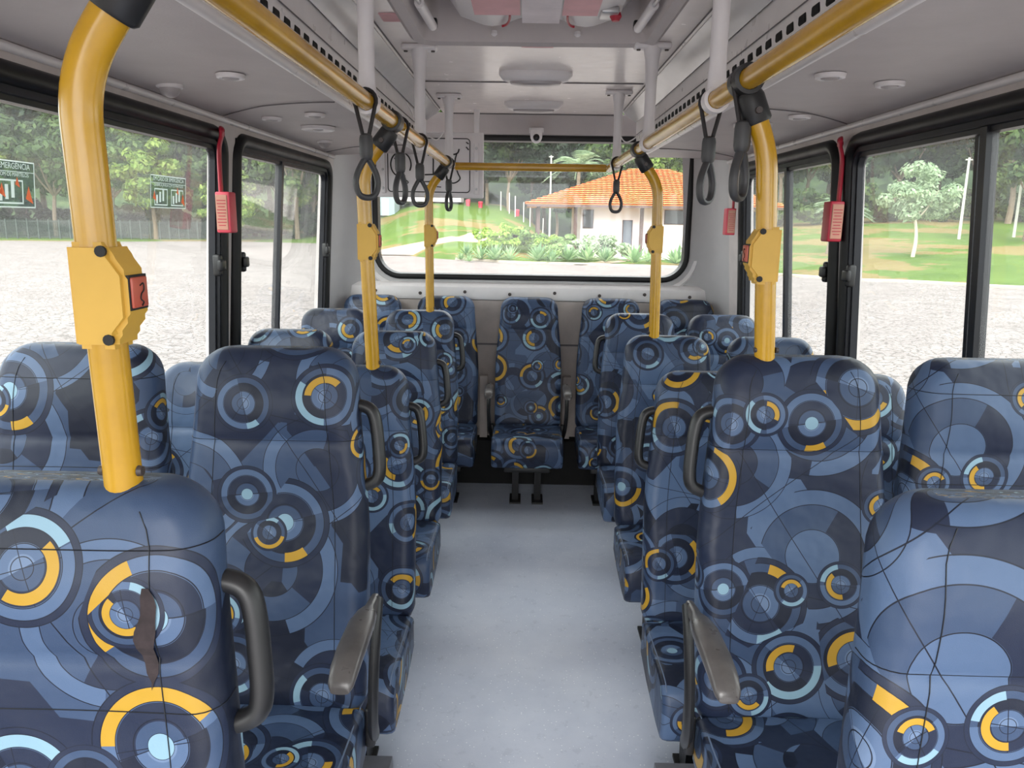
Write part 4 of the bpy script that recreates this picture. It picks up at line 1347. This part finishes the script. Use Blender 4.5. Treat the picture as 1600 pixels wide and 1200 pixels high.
# ---- palms
def palm(px, Y, h, L, n, mat, label, lean=0.0):
    p = at(px, Y)
    e = empty('palm_tree', p, label=label, cat='palm tree')
    MB().tube(smooth_path([(0, 0, -0.2), (lean * 0.4, 0, h * 0.5), (lean, 0, h)], 5), [0.22 - 0.006 * k for k in range(11)], 8).build('trunk', 'bark', e, True)
    rng = random.Random(px)
    for i in range(n):
        a = i * 2.399 + rng.uniform(-.2, .2)
        el = rng.uniform(0.15, 1.35)
        d = Vector((math.cos(a) * math.cos(el), math.sin(a) * math.cos(el), math.sin(el)))
        side = d.cross(Vector((0, 0, 1))).normalized()
        mb = MB()
        spine = [Vector((lean, 0, h)) + d * L * t - Vector((0, 0, 1)) * L * 0.55 * t * t for t in [j / 7 for j in range(8)]]
        mb.tube(spine, 0.03, 4)
        for j in range(1, 8):
            for q in (-1, 1):
                for s in (0, 0.5):
                    b = spine[j] if s == 0 else spine[j].lerp(spine[j - 1], 0.5)
                    ln = L * 0.28 * (1 - abs(j / 7 - 0.5))
                    tip = b + side * q * ln + d * ln * 0.5 - Vector((0, 0, ln * 0.35))
                    mb.add([b, b + d * 0.10, tip], [(0, 1, 2)])
        mb.build('frond', mat, e)
palm(900, 76, 7.6, 3.4, 30, 'leafS', 'silver green palm behind the house ridge in the rear window')
palm(1285, 50, 2.6, 2.2, 14, 'leafS', 'arching palm beyond the rearmost right window', 0.4)

# ---- house with the orange tiled roof
e = empty('tiled_house', (3.8, 56.0, GZ), label='white house with orange tiled roof behind the rear window', cat='house')
def ph(name, mb, mat, parent=e, smooth=False):
    o = mb.build(name, mat, parent, smooth)
    if parent is e:
        o.matrix_parent_inverse = Matrix.Translation(e.location).inverted()
    return o
EZ, RZ2 = 2.95, 5.85
ex0, ex1, ey0, ey1 = -0.1, 18.2, 54.2, 70.0
rx0, rx1, ry = 8.2, 11.0, 62.0
wall = MB()
wall.box((10.9, 62, 1.1), (14.0, 11.4, 3.7))
wl = ph('wall', wall, 'render_wall')
rf = MB()
A, B, C_, D = (ex0, ey0, EZ), (ex1, ey0, EZ), (ex1, ey1, EZ), (ex0, ey1, EZ)
R0, R1 = (rx0, ry, RZ2), (rx1, ry, RZ2)
rf.add([A, B, C_, D, R0, R1], [(0, 1, 5, 4), (1, 2, 5), (2, 3, 4, 5), (3, 0, 4), (3, 2, 1, 0)])
roof = ph('roof', rf, 'tile')
# rows of clay tiles laid over the two roof planes seen from the bus
def tile_rows(p00, p10, p01, p11, nr):
    mb = MB()
    for r in range(nr):
        t0, t1 = r / nr, (r + 1.12) / nr
        L0, R0_ = Vector(p00).lerp(Vector(p01), t0), Vector(p10).lerp(Vector(p11), t0)
        L1, R1_ = Vector(p00).lerp(Vector(p01), t1), Vector(p10).lerp(Vector(p11), t1)
        up = Vector((0, -0.06, 0.11))
        n = max(2, int((R0_ - L0).length / 0.38))
        for k in range(n):
            a0, b0 = L0.lerp(R0_, k / n), L0.lerp(R0_, (k + 1) / n)
            a1, b1 = L1.lerp(R1_, k / n), L1.lerp(R1_, (k + 1) / n)
            m0, m1 = a0.lerp(b0, .5) + up * 1.25, a1.lerp(b1, .5) + up * 0.3
            z = Vector((0, 0, 0.02))
            mb.add([a0 + up * 1.05, m0, b0 + up * 1.05, b1 + z, m1, a1 + z], [(0, 1, 4, 5), (1, 2, 3, 4)])
    return mb
t1 = ph('roof_tiles', tile_rows(A, B, R0, R1, 20), 'tile', roof); t1['kind'] = 'stuff'
t2 = ph('roof_tiles', tile_rows(D, A, R0, R0, 20), 'tile', roof); t2['kind'] = 'stuff'
ph('fascia', MB().box(((ex0 + ex1) / 2, ey0 + 0.06, EZ - 0.10), (ex1 - ex0, 0.12, 0.16)).box((ex0 + 0.06, (ey0 + ey1) / 2, EZ - 0.10), (0.12, ey1 - ey0, 0.16)), 'darkwood', roof)
for x, y in ((0.85, 55.2), (3.45, 55.2), (8.15, 55.6), (0.85, 62), (14.2, 55.6)):
    ph('post', MB().box((x, y, 1.05), (0.24, 0.24, 3.6)), 'darkwood')
def opening(name, x0, x1, z0, z1, mat):
    f = ph(name, MB().box(((x0 + x1) / 2, 56.27, (z0 + z1) / 2), (x1 - x0 + 0.12, 0.10, z1 - z0 + 0.12)), 'darkwood', wl)
    ph('pane' if name == 'window' else 'leaf', MB().box(((x0 + x1) / 2, 56.2, (z0 + z1) / 2), (x1 - x0, 0.06, z1 - z0)), mat, wl)
opening('window', 4.1, 4.75, 1.4, 2.6, 'pane_dark')
opening('door', 6.95, 7.55, GZ, 1.9, 'door_grey')
opening('window', 9.9, 11.7, 1.75, 2.65, 'pane_dark')
opening('window', 13.0, 15.6, 1.6, 2.6, 'pane_dark')
opening('window', 16.0, 17.0, 1.5, 2.6, 'pane_dark')
ph('veranda_floor', MB().box((9.0, 55.4, GZ + 0.04), (17.5, 1.8, 0.16)), 'concrete')
MB().rbox((11.55, 55.3, 0.1), (0.5, 0.4, 0.55), 0.05).rbox((11.55, 55.3, 0.5), (0.34, 0.3, 0.4), 0.05).box((11.5, 55.3, -0.45), (0.08, 0.08, 0.6)).build('red_postbox', 'redpink', label='small red box on a post by the house corner', cat='postbox')

# ---- agaves and shrubs before the house
def agave_mesh(seed, n=26):
    rng = random.Random(seed)
    mb = MB()
    for i in range(n):
        a = i * 2.399
        el = 0.15 + 1.25 * (i / n)
        L = rng.uniform(0.75, 1.0)
        d = Vector((math.cos(a) * math.cos(el), math.sin(a) * math.cos(el), math.sin(el)))
        s = Vector((-math.sin(a), math.cos(a), 0)) * 0.085
        b = Vector((0, 0, 0.1))
        m = b + d * L * 0.5 + Vector((0, 0, 0.03))
        mb.add([b - s * 0.6, b + s * 0.6, m + s, b + d * L, m - s, m - Vector((0, 0, 0.05))], [(0, 1, 2, 5), (0, 5, 4), (5, 2, 3), (4, 5, 3)])
    return mb.mesh('leaves', 'agave')
AG = [agave_mesh(1), agave_mesh(2, 34)]
SH = {}
M['shrubA'] = leaf_mat('shrub_green', (96, 126, 70), (124, 154, 88), (158, 184, 118))
M['shrubC'] = leaf_mat('shrub_bright_green', (122, 152, 58), (150, 182, 80), (184, 208, 112))
M['shrubS'] = leaf_mat('shrub_silver', (140, 162, 130), (172, 190, 158), (204, 216, 190))
for k, m in (('leafA', 'shrubA'), ('leafC', 'shrubC'), ('leafS', 'shrubS')):
    s_ = leaf_cloud(1300, (0.9, 0.8, 0.6), 0.10, 5 + len(SH), 14)
    s_.v = [(x, y, max(z + 0.62, 0.0)) for x, y, z in s_.v]
    SH[k] = s_.mesh('leaves', m)
ORD = 'first second third fourth fifth sixth seventh eighth ninth tenth eleventh twelfth thirteenth fourteenth fifteenth sixteenth'.split()
AGP = (((732, 51.5, 1.0), (722, 49.5, 0.6), (752, 49.2, 1.15), (776, 48.5, 1.25), (797, 48.2, 1.1), (842, 47.5, 1.3), (862, 47.2, 1.0), (888, 49.5, 1.2), (918, 49.2, 1.3), (945, 48.5, 1.15), (990, 47.6, 1.4), (1054, 47, 1.35), (1010, 49.5, 1.1), (735, 47.6, 0.55), (1068, 49, 1.3)))
for i, (px, Y, sc) in enumerate(AGP):
    p = at(px, Y)
    e2 = empty('agave_plant', p, i * 0.7, label='spiky pale green agave before the house, %s from the left' % ORD[sorted(q[0] for q in AGP).index(px)], cat='agave', group='agaves before the house')
    e2.scale = (sc, sc, sc)
    place('leaves', AG[i % 2], e2)
SHP = (((770, 54, 1.3, 'leafC'), (800, 54.5, 1.5, 'leafC'), (828, 53.5, 1.4, 'leafA'), (855, 52, 1.3, 'leafC'), (880, 52.5, 1.4, 'leafA'), (905, 51, 1.4, 'leafS'), (930, 52.5, 1.7, 'leafS'), (958, 52, 1.6, 'leafS'), (760, 56, 1.2, 'leafC'), (815, 57, 1.3, 'leafA'), (868, 49.5, 1.0, 'leafA')))
for i, (px, Y, sc, k) in enumerate(SHP):
    p = at(px, Y)
    e2 = empty('garden_shrub', p, i * 1.1, label={'leafA': 'dark green', 'leafC': 'bright green', 'leafS': 'silvery'}[k] + ' rounded shrub before the house, %s shrub from the left' % ORD[sorted(q[0] for q in SHP).index(px)], cat='shrub', group='shrubs before the house')
    e2.scale = (sc, sc, sc)
    place('leaves', SH[k], e2)

# ---- far buildings on the left of the rear view
p = at(668, 101)
e = empty('white_building', p, label='long low white building far behind the rear window', cat='building')
MB().box((0, 0, 1.3), (9.5, 5, 2.6)).build('wall', 'render_wall', e)
MB().box((0, -0.1, 2.75), (10.2, 5.8, 0.3)).build('roof', 'concrete', e)
for x in (-3.2, -0.6, 2.0, 3.9):
    MB().box((x, -2.52, 1.5), (0.9, 0.06, 1.0)).build('window', 'pane_dark', e)
p = at(605, 97)
e = empty('grey_shed', p, label='blue grey shed beside the far white building', cat='building')
MB().box((0, 0, 1.5), (3.2, 4, 3.0)).build('wall', 'bluegrey', e)
MB().box((0, 0, 3.08), (3.6, 4.4, 0.16)).build('roof', 'concrete', e)
MB().box((0.5, -2.02, 1.0), (0.8, 0.05, 2.0)).build('door', 'concrete', e)
for px, Y, lb in ((733, 99, 'left one of the small red bins by the far white building'), (752, 99, 'right one of the small red bins by the far white building'), (808, 96, 'small red bin among the far fence posts')):
    p = at(px, Y)
    e = empty('red_bin', p, label=lb, cat='bin', group='far red bins')
    e.scale = (0.7, 0.7, 0.7)
    MB().lathe([(0.36, 0), (0.42, 1.0)], seg=12).build('body', 'red', e, True)
    MB().lathe([(0.45, 1.0), (0.45, 1.08), (0.2, 1.18)], seg=12).build('lid', 'redpink', e, True)
# fence posts on the rise
for i, px in enumerate((783, 796, 805, 818, 828, 838, 848)):
    p = at(px, 97 - i * 0.6)
    MB().tube([(0, 0, -0.2), (0, 0, 2.3)], 0.065, 6).build('fence_post', 'concrete', None, True, loc=p, label='pale concrete fence post on the rise, %s from the left' % ORD[i], cat='post', group='concrete posts on the rise')
for px, Y, h, lb in ((858, 88, 9.5, 'tall pale utility pole behind the house'), (1480, 60, 6.0, 'thin pale pole on the right lawn inside the divider'), (1562, 62, 5.5, 'thin pale pole on the right lawn at the picture edge'), (1218, 70, 5.0, 'thin pole on the slope beyond the rearmost right window')):
    p = at(px, Y)
    e = empty('utility_pole', p, label=lb, cat='pole', group='thin outdoor poles')
    MB().tube([(0, 0, -0.3), (0, 0, h)], [0.11, 0.08], 8).build('shaft', 'concrete', e, True)
    MB().box((0, 0, h - 0.15), (0.5, 0.08, 0.08)).build('cross_arm', 'concrete', e)
# metal railing fence on the left
p0, p1 = at(-90, 76), at(330, 86)
e = empty('railing_fence', p0, label='dark metal railing fence beyond the yard, left windows', cat='fence')
n = 26
d = (p1 - p0)
for k in range(n + 1):
    q = d * k / n
    MB().box((q.x, q.y, q.z + 1.0), (0.12, 0.12, 2.0)).build('post', 'fence', e)
pk = MB()
for k in range(n * 10):
    q = d * k / (n * 10)
    pk.box((q.x, q.y, q.z + 1.0), (0.045, 0.045, 1.8))
pk.build('pickets', 'fence', e)['kind'] = 'stuff'
for z in (0.2, 1.75):
    MB().tube([(0, 0, z), (d.x, d.y, d.z + z)], 0.04, 6).build('rail', 'fence', e)

# ---- undergrowth bushes below the trees
UG = leaf_cloud(1500, (2.4, 1.8, 1.5), 0.24, 31, 18)
UG.v = [(x, y, max(z + 1.4, 0.0)) for x, y, z in UG.v]
def undergrowth(spots, name_label, mat):
    mb = MB()
    for px, Y, sc, rz in spots:
        p = at(px, Y)
        R = Matrix.Rotation(rz, 3, 'Z')
        mb.add([p + (R @ Vector(v)) * sc for v in UG.v], UG.f)
    mb.build('undergrowth', mat, label=name_label, cat='undergrowth', kind='stuff')
undergrowth([(-80 + i * 24 + random.uniform(-6, 6), 89 + random.uniform(-2, 3), random.uniform(0.9, 1.4), i * 1.3) for i in range(26)], 'low dark undergrowth below the trees behind the railing fence', 'leafB')
undergrowth([(1150 + i * 38 + random.uniform(-8, 8), 84 + random.uniform(-2, 3), random.uniform(0.8, 1.4), i * 1.3) for i in range(16)], 'low green undergrowth below the trees on the right slope', 'leafA')
